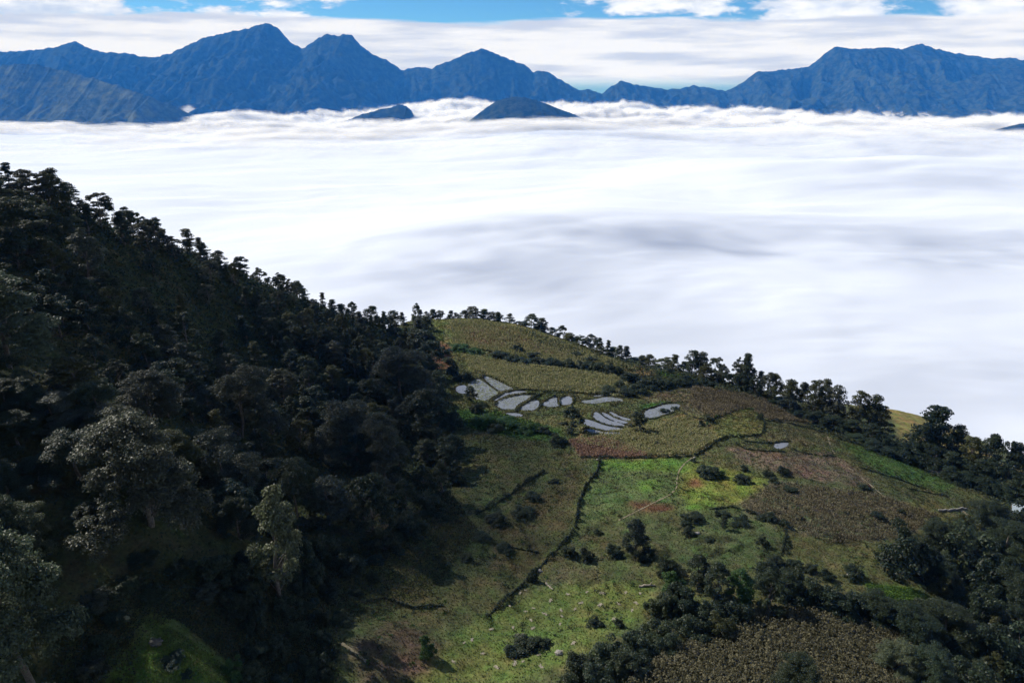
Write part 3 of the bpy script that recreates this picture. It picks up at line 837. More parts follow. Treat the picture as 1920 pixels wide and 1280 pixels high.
def tree_meshes(seed, style):
    """crown and trunk of a tree 10 m tall; crown about 'R' wide"""
    rng = np.random.default_rng(seed)
    Ht = 10.0
    lean = rng.normal(0, 0.35, 2)
    cl = []
    if style in ('broad', 'big'):
        R_, lo, n, per, ls = (4.3, 0.14, 100, 110, 0.32) if seed < 150 else (4.3, 0.10, 240, 190, 0.18)
        nl = 11 if style == 'broad' else 13
        lobes = []
        for i in range(nl):
            a = i * 2.399 + rng.normal(0, 0.5)
            q = (i + 0.5) / nl
            hh = lo + (0.90 - lo) * (q ** 0.85) + rng.normal(0, 0.03)
            lr = R_ * (0.20 + 0.62 * (1 - q ** 1.7)) * rng.uniform(0.65, 1.15)
            lobes.append((lr * math.cos(a), lr * math.sin(a), hh * Ht, R_ * rng.uniform(0.26, 0.44)))
        for i in range(n):
            lx, ly, lz, lrr = lobes[i % nl]
            d = unit(1, rng)[0]
            d[2] = abs(d[2]) if rng.uniform() < 0.75 else d[2]
            rr = lrr * rng.uniform(0.55, 1.1)
            cl.append((lx + d[0] * rr, ly + d[1] * rr, lz + d[2] * rr * 0.85, rng.uniform(0.45, 1.0), 0.6))
    elif style == 'tall':
        R_, lo, n, per, ls = 2.5, 0.08, 54, 150, 0.28
        for i in range(n):
            h = lo + (1 - lo) * rng.uniform(0, 1)
            q = (h - lo) / (1 - lo)
            pr = R_ * (math.sin(math.pi * (0.18 + 0.80 * q)) ** 0.8)
            a = rng.uniform(0, 2 * np.pi); rr = pr * rng.uniform(0.3, 1.0) ** 0.6
            cl.append((rr * math.cos(a), rr * math.sin(a), h * Ht * 0.95, rng.uniform(0.55, 1.0), 0.8))
    elif style == 'layer':
        R_, lo, n, per, ls = 2.7, 0.10, 54, 100, 0.32
        tiers = np.linspace(lo, 0.96, 9)
        for i in range(n):
            ti = float(np.clip(tiers[rng.integers(0, len(tiers))] + rng.normal(0, 0.045), 0.06, 0.98))
            q = (ti - lo) / (1 - lo)
            pr = R_ * max(1.05 - q, 0.05) ** 0.7 * rng.uniform(0.5, 1.2)
            a = rng.uniform(0, 2 * np.pi); rr = pr * rng.uniform(0.15, 1.0)
            cl.append((rr * math.cos(a), rr * math.sin(a), ti * Ht + 0.1 * rr, rng.uniform(0.55, 1.1), 0.55))
    elif style == 'open':
        R_, lo, n, per, ls = 3.6, 0.08, 56, 95, 0.34
        for i in range(n):
            h = lo + (1 - lo) * rng.uniform(0, 1)
            q = (h - lo) / (1 - lo)
            pr = R_ * (1.02 - q ** 1.6) ** 0.7
            a = rng.uniform(0, 2 * np.pi); rr = pr * rng.uniform(0.3, 1.0)
            cl.append((rr * math.cos(a), rr * math.sin(a), h * Ht, rng.uniform(0.6, 1.2), 0.45))
    else:  # shrub: leafy to the ground
        R_, lo, n, per, ls = 6.0, 0.02, 54, 130, 0.62
        for i in range(n):
            q = rng.uniform(0, 1)
            pr = R_ * (1 - q ** 2.0) ** 0.55
            a = rng.uniform(0, 2 * np.pi); rr = pr * rng.uniform(0.2, 1.0) ** 0.6 * (1 + 0.25 * math.sin(2 * a + seed))
            lob = i % 3
            la = lob * 2.1 + seed; lr = 2.4 + 0.9 * lob; lh = (1.0, 0.72, 0.5)[lob]
            cl.append((rr * 0.62 * math.cos(a) + lr * math.cos(la), rr * 0.62 * math.sin(a) + lr * math.sin(la), 0.5 + q * 8.6 * lh, rng.uniform(1.1, 2.2), 0.75))
    P, N = [], []
    for (x, y, z, r, fl) in cl:
        d = unit(per, rng)
        d[:, 2] = np.where(d[:, 2] < -0.3, -d[:, 2], d[:, 2])
        rad = r * rng.uniform(0.55, 1.08, per)[:, None]
        p = np.array([x, y, z]) + d * rad * np.array([1, 1, fl]) + np.r_[lean * (z / Ht) ** 2, 0]
        nn = d * 0.6 + np.array([0, 0, 0.55]) + rng.normal(0, 0.45, (per, 3))
        P.append(p); N.append(nn / np.linalg.norm(nn, axis=1, keepdims=True))
    P = np.concatenate(P); N = np.concatenate(N)
    cv, cf = leaf_quads(P, N, ls, rng)
    parts = []
    r0 = 0.20 if style != 'shrub' else 0.22
    top = 0.86 * Ht if style != 'shrub' else 5.0
    hs = np.linspace(-1.2, top, 7)
    path = [np.array([lean[0] * max(h, 0) ** 2 / 100 + 0.12 * math.sin(h * 1.1 + seed), lean[1] * max(h, 0) ** 2 / 100 + 0.12 * math.cos(h * 0.9 + seed), h]) for h in hs]
    parts.append(tube(path, np.linspace(r0 * 1.35, 0.05, 7), 7))
    for (x, y, z, r, fl) in cl[::(13 if style == 'big' else 6 if style == 'broad' else 2)]:
        zb = max(0.3, z - 0.75 * math.hypot(x, y) - 0.5)
        zb = min(zb, top - 0.2)
        b0 = np.array([np.interp(zb, hs, [p[0] for p in path]), np.interp(zb, hs, [p[1] for p in path]), zb])
        b2 = np.array([x + lean[0] * (z / Ht) ** 2, y + lean[1] * (z / Ht) ** 2, z])
        b1 = b0 * 0.45 + b2 * 0.55 + np.array([0, 0, -0.15 * r])
        parts.append(tube([b0, b1, b2], [0.085, 0.055, 0.018], 4))
    tv, tf = join(parts)
    return cv, cf, tv, tf, R_
PROTO = {}
def make_proto(style, seeds):
    PROTO[style] = []
    for sd in seeds:
        cv, cf, tv, tf, R_ = tree_meshes(sd, style)
        w = np.percentile(np.hypot(cv[:, 0], cv[:, 1]), 96)
        h = cv[:, 2].max()
        PROTO[style].append([(cv, cf, tv, tf), w, h, None])
make_proto('broad', (101, 102, 103, 104, 105))
make_proto('big', (201, 202, 203))
make_proto('tall', (111, 112, 113))
make_proto('layer', (121, 122, 123))
make_proto('open', (131, 132, 133))
make_proto('shrub', (141, 142, 143))

LEAF = {'dark': (0.026, 0.040, 0.022), 'mid': (0.034, 0.050, 0.026), 'grey': (0.050, 0.061, 0.041), 'olive': (0.058, 0.064, 0.022),
        'pale': (0.078, 0.098, 0.054), 'blue': (0.022, 0.042, 0.029), 'green': (0.036, 0.082, 0.020), 'lime': (0.085, 0.150, 0.026), 'red': (0.16, 0.05, 0.03)}
LEAFWORD = {'dark': 'dark green', 'mid': 'mid green', 'grey': 'grey green', 'olive': 'olive green', 'pale': 'silvery', 'blue': 'bluish green', 'green': 'fresh green', 'lime': 'bright green', 'red': 'reddish'}
RECS = []                                # every plant placed: for the labels
def plant(kind, style, x, y, h, w, tint, zone, sink=0.0, parts=True):
    """a tree or shrub h metres tall and w metres wide at ground point x, y"""
    prs = PROTO[style]
    pr = prs[int(RNG.integers(0, len(prs)))]
    (cv, cf, tv, tf), pw, ph, cached = pr
    sc = np.array([w / 2 / pw, w / 2 / pw, h / ph])
    z = float(H(x, y)) - sink
    root = bpy.data.objects.new(kind, None)
    root.empty_display_size = 0.5
    COL.objects.link(root)
    root.location = (x, y, z)
    root.rotation_euler = (float(RNG.normal(0, 0.05)), float(RNG.normal(0, 0.05)), float(RNG.uniform(0, 2 * math.pi)))
    root.scale = tuple(sc)
    if cached is None:
        c = mesh_obj('foliage' if kind == 'shrub' else 'crown', cv, cf, M_LEAF)
        k = mesh_obj('stem' if kind == 'shrub' else 'trunk', tv, tf, M_BARK)
        pr[3] = (c.data, k.data)
    else:
        c = bpy.data.objects.new('foliage' if kind == 'shrub' else 'crown', cached[0]); COL.objects.link(c)
        k = bpy.data.objects.new('stem' if kind == 'shrub' else 'trunk', cached[1]); COL.objects.link(k)
    c.parent = root; k.parent = root
    j = RNG.uniform(0.85, 1.18); g = RNG.uniform(0.93, 1.07)
    col = LEAF[tint]
    c.color = (col[0] * j * g, col[1] * j, col[2] * j / g, 1)
    px, py = project(x, y, z + h * 0.6)
    d = y * CP - z * SP
    RECS.append(dict(o=root, kind=kind, x=x, y=y, px=float(px), py=float(py), w=w * 1280 / d, h=h, tint=tint, zone=zone, style=style))
    return root
def mpp(x, y, z):
    """metres per photograph pixel, across and up, at a point"""
    d = y * CP - z * SP
    _, a = project(x, y, z); _, b = project(x, y, z + 1.0)
    return d / 1280.0, 1.0 / max(float(a - b), 1e-3)
def at_base(kind, style, px, py, hpx, wpx, tint, zone, sink=0.0):
    p = hit(px, py)
    if p is None: return None
    a, u = mpp(*p)
    return plant(kind, style, p[0], p[1], hpx * u, wpx * a, tint, zone, sink)
CRX = [760,850,900,960,1030,1100,1200,1300,1400,1500,1600,1700,1800,1900,1990]
CRY = [405,410,410,403,390,376,350,330,308,285,265,250,238,226,215]
def by_top(kind, style, px, ytop, dY, wpx, tint, zone, hmax=30, hmin=1.5):
    """a plant near the crest of the farmed ridge whose top shows at the pixel"""
    Y = float(np.interp(px, CRX, CRY)) + dY
    x, _, zt = at(px, ytop, Y)
    x = float(x); zg = float(H(x, Y))
    h = float(zt) - zg
    if h < hmin: return None
    h = min(h, hmax)
    a, u = mpp(x, Y, zg)
    return plant(kind, style, x, Y, h * 1.22, wpx * a, tint, zone, sink=0.22 * h)
TAKEN = []
def free(x, y, r):
    for (a, b, c) in TAKEN:
        if (a - x) ** 2 + (b - y) ** 2 < max(r, c * 0.8) ** 2: return False
    return True
def visible(x, y, z):
    s = np.linspace(0.15, 0.985, 90)
    return bool(np.all(H(x * s, y * s) < z * s + 0.3))
def take(o, r):
    if o is not None: TAKEN.append((o.location.x, o.location.y, r))
    return o

# ------------------------------------------------------------------ the wood on the left
WOOD = "trees of the dark wood on the left slope"
for style, px, py, hp, wp, tint in [
    ('big', 282, 985, 205, 225, 'grey'), ('big', 430, 950, 140, 130, 'grey'), ('tall', 522, 1115, 195, 92, 'pale'), ('big', 70, 1315, 285, 260, 'pale'),
    ('big', 50, 1045, 95, 100, 'pale'), ('big', 20, 690, 170, 170, 'pale'), ('open', 160, 765, 95, 100, 'olive'), ('big', 285, 800, 100, 140, 'grey'),
    ('big', 455, 820, 125, 135, 'grey'), ('big', 640, 860, 110, 120, 'grey'), ('big', 720, 900, 120, 110, 'grey'), ('big', 750, 760, 105, 130, 'grey'),
    ('tall', 170, 540, 110, 62, 'grey'), ('big', 40, 480, 110, 110, 'mid'), ('big', 15, 1090, 150, 120, 'dark'),
    ('big', 560, 990, 120, 110, 'dark'), ('broad', 700, 1000, 110, 100, 'dark'),
    ('big', 150, 900, 95, 120, 'dark'), ('broad', 800, 820, 90, 100, 'dark'), ('broad', 810, 700, 60, 70, 'blue'), ('broad', 795, 660, 45, 55, 'blue'), ('shrub', 815, 735, 40, 55, 'dark')]:
    take(at_base('tree', style, px, py, hp, wp, tint, 'wood'), 6.0 if wp > 80 else 3.5)
for px, py, hp, wp, tint in [(262,1052,14,60,'dark'),(235,1105,20,64,'mid'),(180,1130,22,60,'grey'),(290,1120,18,60,'mid'),(140,1170,30,70,'mid'),(215,1165,16,50,'blue'),(380,1120,24,60,'grey'),(440,1140,28,60,'mid'),(190,1215,24,60,'mid'),(170,1270,30,60,'grey'),(470,1275,34,60,'mid'),(335,1070,16,60,'dark'),(405,1095,60,80,'dark'),(470,1110,60,70,'mid'),(575,1085,60,80,'dark'),(620,1050,50,60,'dark'),(660,1075,40,60,'dark'),
                             (720,1030,46,60,'dark'),(770,1000,40,60,'dark'),(810,960,40,56,'dark'),(440,1150,40,60,'dark'),(540,1150,36,60,'mid'),(620,1120,30,50,'dark'),(480,1180,40,56,'dark'),(520,1230,40,60,'dark'),(850,905,36,50,'dark'),(845,860,36,50,'dark'),(850,800,30,46,'dark')]:
    take(at_base('shrub', 'shrub', px, py, hp, wp, tint, 'foot'), 2.0)
nf = 0
for a, b in RNG.uniform(0, 1, (4000, 2)):
    if nf >= 34: break
    x = -75 + 75 * a; y = 76 + 80 * b
    px, py = project(x, y, float(H(x, y)))
    if not inpoly(px, py, [(440,1060),(640,1010),(840,930),(860,980),(700,1090),(640,1150),(600,1290),(500,1290),(470,1180),(430,1120)]): continue
    if not free(x, y, 3.0): continue
    h = float(RNG.uniform(1.4, 3.6))
    take(plant('shrub', 'shrub' if RNG.uniform() < 0.6 else 'broad', x, y, h, h * RNG.uniform(1.0, 1.7), ['dark', 'dark', 'mid', 'blue'][int(RNG.integers(0, 4))], 'foot', sink=0.2), 2.6)
    nf += 1
for px, py, hp, wp, tint in [(55,765,62,95,'mid'),(110,805,66,100,'grey'),(35,840,66,100,'dark'),(120,730,56,80,'dark'),(15,775,62,90,'dark'),(75,900,44,90,'mid'),(20,940,70,100,'dark')]:
    take(at_base('tree', 'big', px, py, hp, wp, tint, 'wood'), 4.0)
# rows on the skyline
SKX = [-30, 60, 150, 250, 350, 450, 550, 650, 730, 770]
SKT = [318, 300, 352, 385, 425, 472, 512, 545, 575, 596]
n_wood = len(RECS)
WOODPOLY = [(-260,280),(0,300),(300,400),(600,520),(780,590),(815,640),(806,690),(842,760),(852,850),(845,930),(720,1010),(600,1060),(520,1085),(420,1060),(300,1050),(170,1060),(120,1180),(90,1320),(-260,1320)]
CLEAR = hit(330, 1225)
cand = RNG.uniform(0, 1, (60000, 2))
for a, b in cand:
    if n_wood >= 355: break
    x = -330 + 330 * a; y = 66 + 345 * b
    z = float(H(x, y))
    px, py = project(x, y, z)
    if px < -130 or not inpoly(px, py, WOODPOLY): continue
    r = 5.7 if y > 150 else 6.6
    if not free(x, y, r): continue
    low = False
    h = float(RNG.uniform(8, 13.5)) * (0.85 if y > 300 else 1.0)
    if not visible(x, y, z + h * 0.8): continue
    # the clearing at the foot of the wood lies in the sun: nothing tall stands up-sun of it
    tx, ty = x - CLEAR[0], y - CLEAR[1]
    ta = -(tx * math.cos(SUN_AZ)) + ty * math.sin(SUN_AZ); tb = abs(tx * math.sin(SUN_AZ) + ty * math.cos(SUN_AZ))
    if -8 < ta < 90 and tb < 11:
        h = min(h, CLEAR[2] + math.tan(SUN_EL) * ta - z - 1.0)
        if h < 1.6: continue
        if h < 3.5: low = True
    sky_row = not visible(x, y, z + 0.5) or z > -1e9 and py < np.interp(px, SKX, SKT) + 60
    u = RNG.uniform()
    if y < 135 and u > 0.3: u = -1.0
    style = 'big' if u < 0 else ('open' if u < 0.35 else 'layer' if u < 0.60 else 'tall' if u < 0.78 else 'broad') if sky_row else ('broad' if u < 0.50 else 'tall' if u < 0.68 else 'layer' if u < 0.84 else 'open')
    tint = ['dark', 'dark', 'mid', 'mid', 'grey', 'blue', 'olive'][int(RNG.integers(0, 7))]
    if RNG.uniform() < 0.05: tint = 'pale'
    w = h * float(RNG.uniform(0.75, 1.05)) * (0.62 if style in ('tall', 'layer') else 1.0)
    if y < 150: w *= 1.15
    if low:
        take(plant('shrub', 'broad', x, y, h, h * 1.5, 'dark' if tint == 'pale' else tint, 'foot', sink=0.2), 3.2)
        continue
    take(plant('pine_tree' if style in ('layer', 'open') else 'tree', style, x, y, h, w, tint, 'wood'), r)
    n_wood += 1
print("wood trees", n_wood)

# ------------------------------------------------------------------ trees along the crest of the farmed ridge
for px, yt, w, st in [(799,584,15,'open'),(811,579,16,'layer'),(824,582,16,'open'),(843,582,17,'layer'),(855,586,12,'open'),(872,581,20,'open'),(887,574,24,'open'),(907,579,20,'layer'),
                      (922,584,16,'open'),(936,584,15,'layer'),(955,588,24,'open'),(975,602,22,'broad'),(995,590,32,'broad'),(1018,596,26,'open'),(1012,612,34,'broad')]:
    by_top('pine_tree' if st in ('layer', 'open') else 'tree', st, px, yt, 4, w * RNG.uniform(0.9, 1.5), 'grey' if st != 'layer' else 'mid', 'crest_far', hmin=2)
TOPX = [1030,1050,1100,1150,1180,1230,1260,1300,1340,1370,1400,1440,1490,1510,1560,1620,1650,1665]
TOPY = [604,612,622,636,652,674,664,662,665,672,668,690,716,706,711,736,742,770]
px = 1036
while px < 1500:
    yt = float(np.interp(px, TOPX, TOPY)) + RNG.uniform(-6, 16)
    st = ['open', 'broad', 'layer', 'open', 'broad'][int(RNG.integers(0, 5))]
    w = RNG.uniform(16, 46) * (0.8 if st == 'layer' else 1)
    by_top('pine_tree' if st in ('layer', 'open') else 'tree', st, px, yt, RNG.uniform(2, 9), w, ['mid', 'grey', 'olive', 'pale', 'grey'][int(RNG.integers(0, 5))], 'crest_mid')
    px += w * RNG.uniform(0.3, 0.85)
by_top('pine_tree', 'layer', 1402, 662, 3, 34, 'mid', 'crest_mid')
px = 1045
while px < 1500:                        # lower front row on the near side of the crest
    yt = float(np.interp(px, TOPX, TOPY)) + RNG.uniform(16, 34)
    if not (1165 < px < 1235 or 1225 < px < 1305):
        w = RNG.uniform(26, 42)
        by_top('tree', 'broad', px, yt, RNG.uniform(-9, -3), w, ['mid', 'grey', 'olive', 'grey'][int(RNG.integers(0, 4))], 'crest_mid')
    px += RNG.uniform(20, 32)
px = 1492
while px < 1668:                        # tall loose trees above the brown dome
    yt = float(np.interp(px, TOPX, TOPY)) + RNG.uniform(-2, 10)
    w = RNG.uniform(40, 60)
    by_top('tree', 'open', px, yt, RNG.uniform(3, 12), w, ['olive', 'grey', 'pale', 'olive'][int(RNG.integers(0, 4))], 'crest_right')
    px += w * RNG.uniform(0.4, 0.6)
for px, yt, dY, w, st, tint in [(1425,745,-8,60,'broad','dark'),(1460,748,-6,60,'broad','dark'),(1400,715,-4,50,'broad','mid'),(1500,770,-8,55,'broad','dark'),(1535,770,-10,60,'broad','dark'),(1570,780,-8,60,'broad','dark'),
                                (1605,790,-6,62,'broad','mid'),(1640,798,-8,62,'broad','dark'),(1672,815,-8,60,'broad','dark'),(1545,800,-14,40,'tall','mid'),(1610,815,-12,44,'tall','mid'),
                                (1752,762,2,92,'layer','dark'),(1730,785,-2,60,'open','dark'),(1775,790,0,70,'open','dark'),(1803,795,4,60,'open','mid'),(1825,815,-2,44,'open','olive'),(1868,811,2,64,'open','dark'),(1897,826,0,60,'broad','dark'),(1922,835,0,60,'broad','dark'),
                                (1715,830,-8,70,'broad','dark'),(1755,838,-9,80,'broad','dark'),(1795,850,-9,70,'broad','mid'),(1830,866,-9,70,'broad','dark'),(1862,866,-8,70,'broad','mid'),(1900,872,-8,80,'broad','dark'),
                                (1850,895,-14,70,'broad','dark'),(1890,905,-14,80,'broad','dark'),(1815,886,-14,56,'broad','dark'),(1925,900,-12,70,'broad','mid'),(1690,838,-11,50,'broad','mid'),(1660,832,-12,44,'broad','dark')]:
    by_top('pine_tree' if st in ('layer', 'open') else 'tree', st, px, yt, dY, w, tint, 'crest_right')
# ------------------------------------------------------------------ trees and shrubs among the fields
for style, px, py, hp, wp, tint in [
    ('broad', 1073, 806, 46, 46, 'dark'), ('broad', 880, 750, 26, 26, 'dark'), ('broad', 1194, 808, 36, 36, 'mid'), ('tall', 1192, 1040, 74, 52, 'dark'), ('open', 1355, 990, 25, 17, 'dark'),
    ('tall', 1308, 1105, 64, 42, 'dark'), ('tall', 1345, 1130, 70, 54, 'mid'), ('tall', 1385, 1130, 62, 54, 'green'), ('tall', 1430, 1105, 56, 46, 'dark'), ('broad', 1440, 1140, 68, 66, 'mid'), ('tall', 1470, 1125, 50, 44, 'mid')]:
    take(at_base('tree', style, px, py, hp, wp, tint, 'fields'), 2.5)
for px, py, hp, wp, tint in [
    (1250,1078,44,46,'dark'),(1262,1108,34,56,'green'),(1270,1130,50,60,'dark'),(1240,1150,48,60,'mid'),(1290,1160,54,70,'dark'),(1335,1165,46,60,'mid'),(1380,1165,46,70,'dark'),(1300,1195,48,80,'mid'),(1345,1190,46,66,'olive'),
    (1235,1200,46,70,'mid'),(1190,1225,48,70,'mid'),(1250,1225,40,66,'dark'),(1140,1245,50,76,'mid'),(1175,1260,46,72,'mid'),(1090,1268,52,66,'mid'),(1120,1290,50,80,'dark'),(1075,1295,46,70,'mid'),(1200,1255,36,60,'dark'),
    (800,1228,38,34,'green'),(1115,1172,16,32,'dark'),(1160,1172,16,22,'dark'),(1000,1088,26,22,'dark'),(1065,1040,22,34,'mid'),(1100,1050,26,30,'dark'),(1150,1040,24,36,'mid'),(1215,1048,24,34,'dark'),
    (1330,892,24,48,'mid'),(1322,888,18,30,'dark'),(1350,895,18,24,'green'),(1325,897,12,16,'dark'),(1392,905,20,38,'dark'),(1438,892,14,24,'dark'),(1468,888,16,28,'dark'),(1482,922,12,32,'dark'),(1445,896,12,18,'dark'),(1450,905,12,22,'dark'),(1395,880,10,18,'dark'),
    (1620,918,12,26,'dark'),(1628,915,9,11,'red'),(1645,970,12,30,'dark'),(1690,962,10,16,'dark'),(1300,975,16,44,'dark'),(1285,985,12,24,'dark'),(1345,965,8,16,'dark'),(1360,965,8,20,'dark'),(1395,975,10,20,'dark'),
    (1440,975,16,36,'dark'),(1470,985,14,26,'dark'),(1290,1000,14,26,'dark'),(1330,1015,10,20,'mid'),(1430,1020,18,24,'dark'),(1390,983,10,36,'dark'),
    (1455,1058,18,36,'dark'),(1490,1062,16,30,'dark'),(1520,1072,16,30,'dark'),(1550,1085,18,32,'dark'),(1600,1080,24,44,'mid'),(1480,1100,40,60,'mid'),(1530,1130,50,70,'mid'),(1570,1150,54,80,'dark'),(1610,1150,48,70,'dark'),(1500,1130,44,60,'mid'),
    (1045,832,22,36,'dark'),(1020,812,16,30,'mid'),(990,808,16,40,'green'),(950,800,18,60,'green'),(910,795,22,50,'green'),(930,806,14,36,'mid'),(895,772,22,30,'dark'),(870,715,22,40,'dark'),(850,700,18,28,'blue'),(840,680,14,26,'mid'),
    (860,655,12,40,'green'),(890,662,12,34,'green'),(935,668,12,40,'mid'),(960,680,16,34,'blue'),(985,682,14,34,'blue'),(1010,682,16,34,'dark'),(1035,684,16,40,'blue'),(1065,686,18,36,'mid'),(1095,690,16,40,'dark'),(1120,694,20,36,'mid'),(1145,698,22,40,'dark'),
    (1110,680,14,30,'dark'),(1000,668,10,34,'dark'),(1080,668,10,30,'dark'),(970,655,12,24,'blue'),(1175,742,18,40,'dark'),(1195,735,20,40,'dark'),(1215,728,22,44,'dark'),(1160,728,16,34,'mid'),(1140,735,14,36,'mid'),(1240,725,20,40,'mid'),(1265,722,18,44,'mid'),
    (1290,720,16,40,'dark'),(1320,722,14,36,'mid'),(1180,715,22,40,'dark'),(1255,700,14,10,'dark'),(1330,790,14,20,'dark'),(1315,800,14,16,'dark'),(1425,785,12,14,'dark'),(1300,865,8,14,'dark'),(1245,772,8,24,'mid'),(1265,768,8,16,'mid'),
    (1640,845,20,60,'dark'),(1690,862,22,60,'dark'),(1730,878,26,60,'dark'),(1785,902,28,60,'dark'),(1815,905,26,50,'dark'),(960,1225,14,40,'dark'),(985,1215,22,56,'dark'),(1015,1210,18,36,'dark'),(1120,1000,10,20,'dark'),(905,1010,14,40,'dark'),(930,980,16,50,'dark'),
    (980,965,16,50,'dark'),(1000,935,12,36,'dark'),(1040,905,8,24,'dark'),(945,1030,10,36,'dark'),(875,1050,12,30,'dark'),(290,1205,9,24,'mid'),(350,1265,7,26,'dark'),(440,1265,40,44,'green'),(322,1240,10,50,'blue'),(590,1160,18,30,'dark'),(640,1170,24,44,'mid'),(580,1255,30,50,'mid'),(480,1230,30,56,'dark')]:
    take(at_base('shrub', 'shrub', px, py, hp * 0.85, wp, tint, 'fields'), 1.2)
# thicket at the lower right
BIG = [(1695,1070,100,112,'dark'),(1800,1060,108,126,'dark'),(1755,1040,70,80,'mid'),(1845,1120,90,90,'dark'),(1900,1150,90,100,'mid'),(1640,1160,60,84,'mid'),(1700,1190,66,110,'dark'),(1770,1210,80,110,'mid'),(1830,1230,86,120,'dark'),
       (1900,1260,90,120,'mid'),(1880,1050,80,100,'mid'),(1850,1000,70,90,'mid'),(1910,1010,76,90,'dark'),(1690,1262,70,100,'pale'),(1740,1285,80,110,'pale'),(1500,1298,80,90,'mid'),(1810,1290,70,100,'mid'),(1840,1160,70,80,'mid'),(1745,1150,44,60,'mid'),(1760,1095,60,80,'dark')]
for px, py, hp, wp, tint in BIG:
    take(at_base('shrub', 'shrub' if RNG.uniform() < 0.35 else 'big', px, py, hp * 0.85, wp, tint if RNG.uniform() < 0.5 else 'mid', 'thicket', sink=0.6), 3.0)
n = 0
for a, b in RNG.uniform(0, 1, (6000, 2)):
    if n >= 40: break
    x = 50 + 200 * a; y = 80 + 170 * b
    px, py = project(x, y, float(H(x, y)))
    if not inpoly(px, py, [(1560,1100),(1650,1130),(1760,1130),(1740,1000),(1830,965),(1940,940),(1960,1300),(1770,1300),(1700,1200),(1600,1170)]): continue
    if inpoly(px, py, [(1610,1085),(1720,1085),(1760,1190),(1640,1190)]): continue
    if not free(x, y, 4.6): continue
    h = RNG.uniform(4, 7)
    take(plant('shrub', 'broad' if RNG.uniform() < 0.6 else 'shrub', x, y, h, h * RNG.uniform(0.9, 1.3), ['dark', 'mid', 'mid', 'olive'][int(RNG.integers(0, 4))], 'thicket', sink=0.5), 4.0)
    n += 1
print("plants", len(RECS))
# ------------------------------------------------------------------ ground cover
def ground_colour(x, y):
    ix = np.clip(np.searchsorted(XS, x), 0, len(XS) - 1); iy = np.clip(np.searchsorted(YS, y), 0, len(YS) - 1)
    return C[iy, ix]
def stuff(name, label, v, f, col, mat=None):
    o = mesh_obj(name, v, f, mat or M_CROP)
    a = o.data.color_attributes.new("plot_colour", 'FLOAT_COLOR', 'POINT')
    a.data.foreach_set('color', np.concatenate([col, np.ones((len(col), 1))], 1).astype(np.float32).ravel())
    tag(o, label, kind='stuff')
    return o
def sample_px(poly, n, ylim=(60, 430)):
    """n ground points seen inside a pixel polygon"""
    P = np.array(hits(densify(poly, 25, True)))
    x0, x1, y0, y1 = P[:, 0].min() - 2, P[:, 0].max() + 2, P[:, 1].min() - 2, P[:, 1].max() + 2
    out = []; tot = 0
    while tot < n:
        x = RNG.uniform(x0, x1, n * 2); y = RNG.uniform(y0, y1, n * 2)
        px, py = project(x, y, H(x, y))
        m = inpoly(px, py, poly)
        if not m.any(): break
        out.append(np.stack([x[m], y[m]], 1)); tot += m.sum()
    q = np.concatenate(out)[:n]
    return q[:, 0], q[:, 1]
PONDW = [w for _, _, w in PONDS]
def dry(x, y):
    m = np.ones(len(x), bool)
    for w in PONDW: m &= ~inpoly(x, y, w)
    return m
# grass tufts over every open plot
n = 210000
OPEN = [(745,595),(900,590),(1110,645),(1300,705),(1540,790),(1700,845),(1930,930),(1930,1290),(190,1290),(230,1180),(420,1080),(700,1010),(840,940),(860,850),(840,760),(800,690)]
x, y = sample_px(OPEN, n)
# more of them, smaller, close to the camera
keep = dry(x, y) & (RNG.uniform(0, 1, n) < np.clip(260 / y, 0.5, 1))
x, y = x[keep], y[keep]; n = len(x)
z = H(x, y)
sz = RNG.uniform(0.16, 0.42, n) * np.clip(y / 210, 0.75, 1.5)
v = np.empty((n, 3, 3, 3)); ang = RNG.uniform(0, 2 * np.pi, n)
for b in range(3):
    a = ang + b * 2.1
    ln = sz * RNG.uniform(0.5, 1.0, n)
    ox, oy = np.cos(a), np.sin(a)
    v[:, b, 0] = np.stack([x - oy * sz * .4, y + ox * sz * .4, z - 0.05], 1)
    v[:, b, 1] = np.stack([x + oy * sz * .4, y - ox * sz * .4, z - 0.05], 1)
    v[:, b, 2] = np.stack([x + ox * ln * .7, y + oy * ln * .7, z + sz * RNG.uniform(0.5, 1.2, n)], 1)
gc = ground_colour(x, y) * RNG.uniform(0.55, 1.55, (n, 1)) * RNG.uniform(0.9, 1.1, (n, 3))
stuff("grass", "short rough grass growing over the open plots", v.reshape(-1, 3), np.arange(9 * n).reshape(-1, 3), np.repeat(np.clip(gc, 0.008, 0.4), 9, 0))
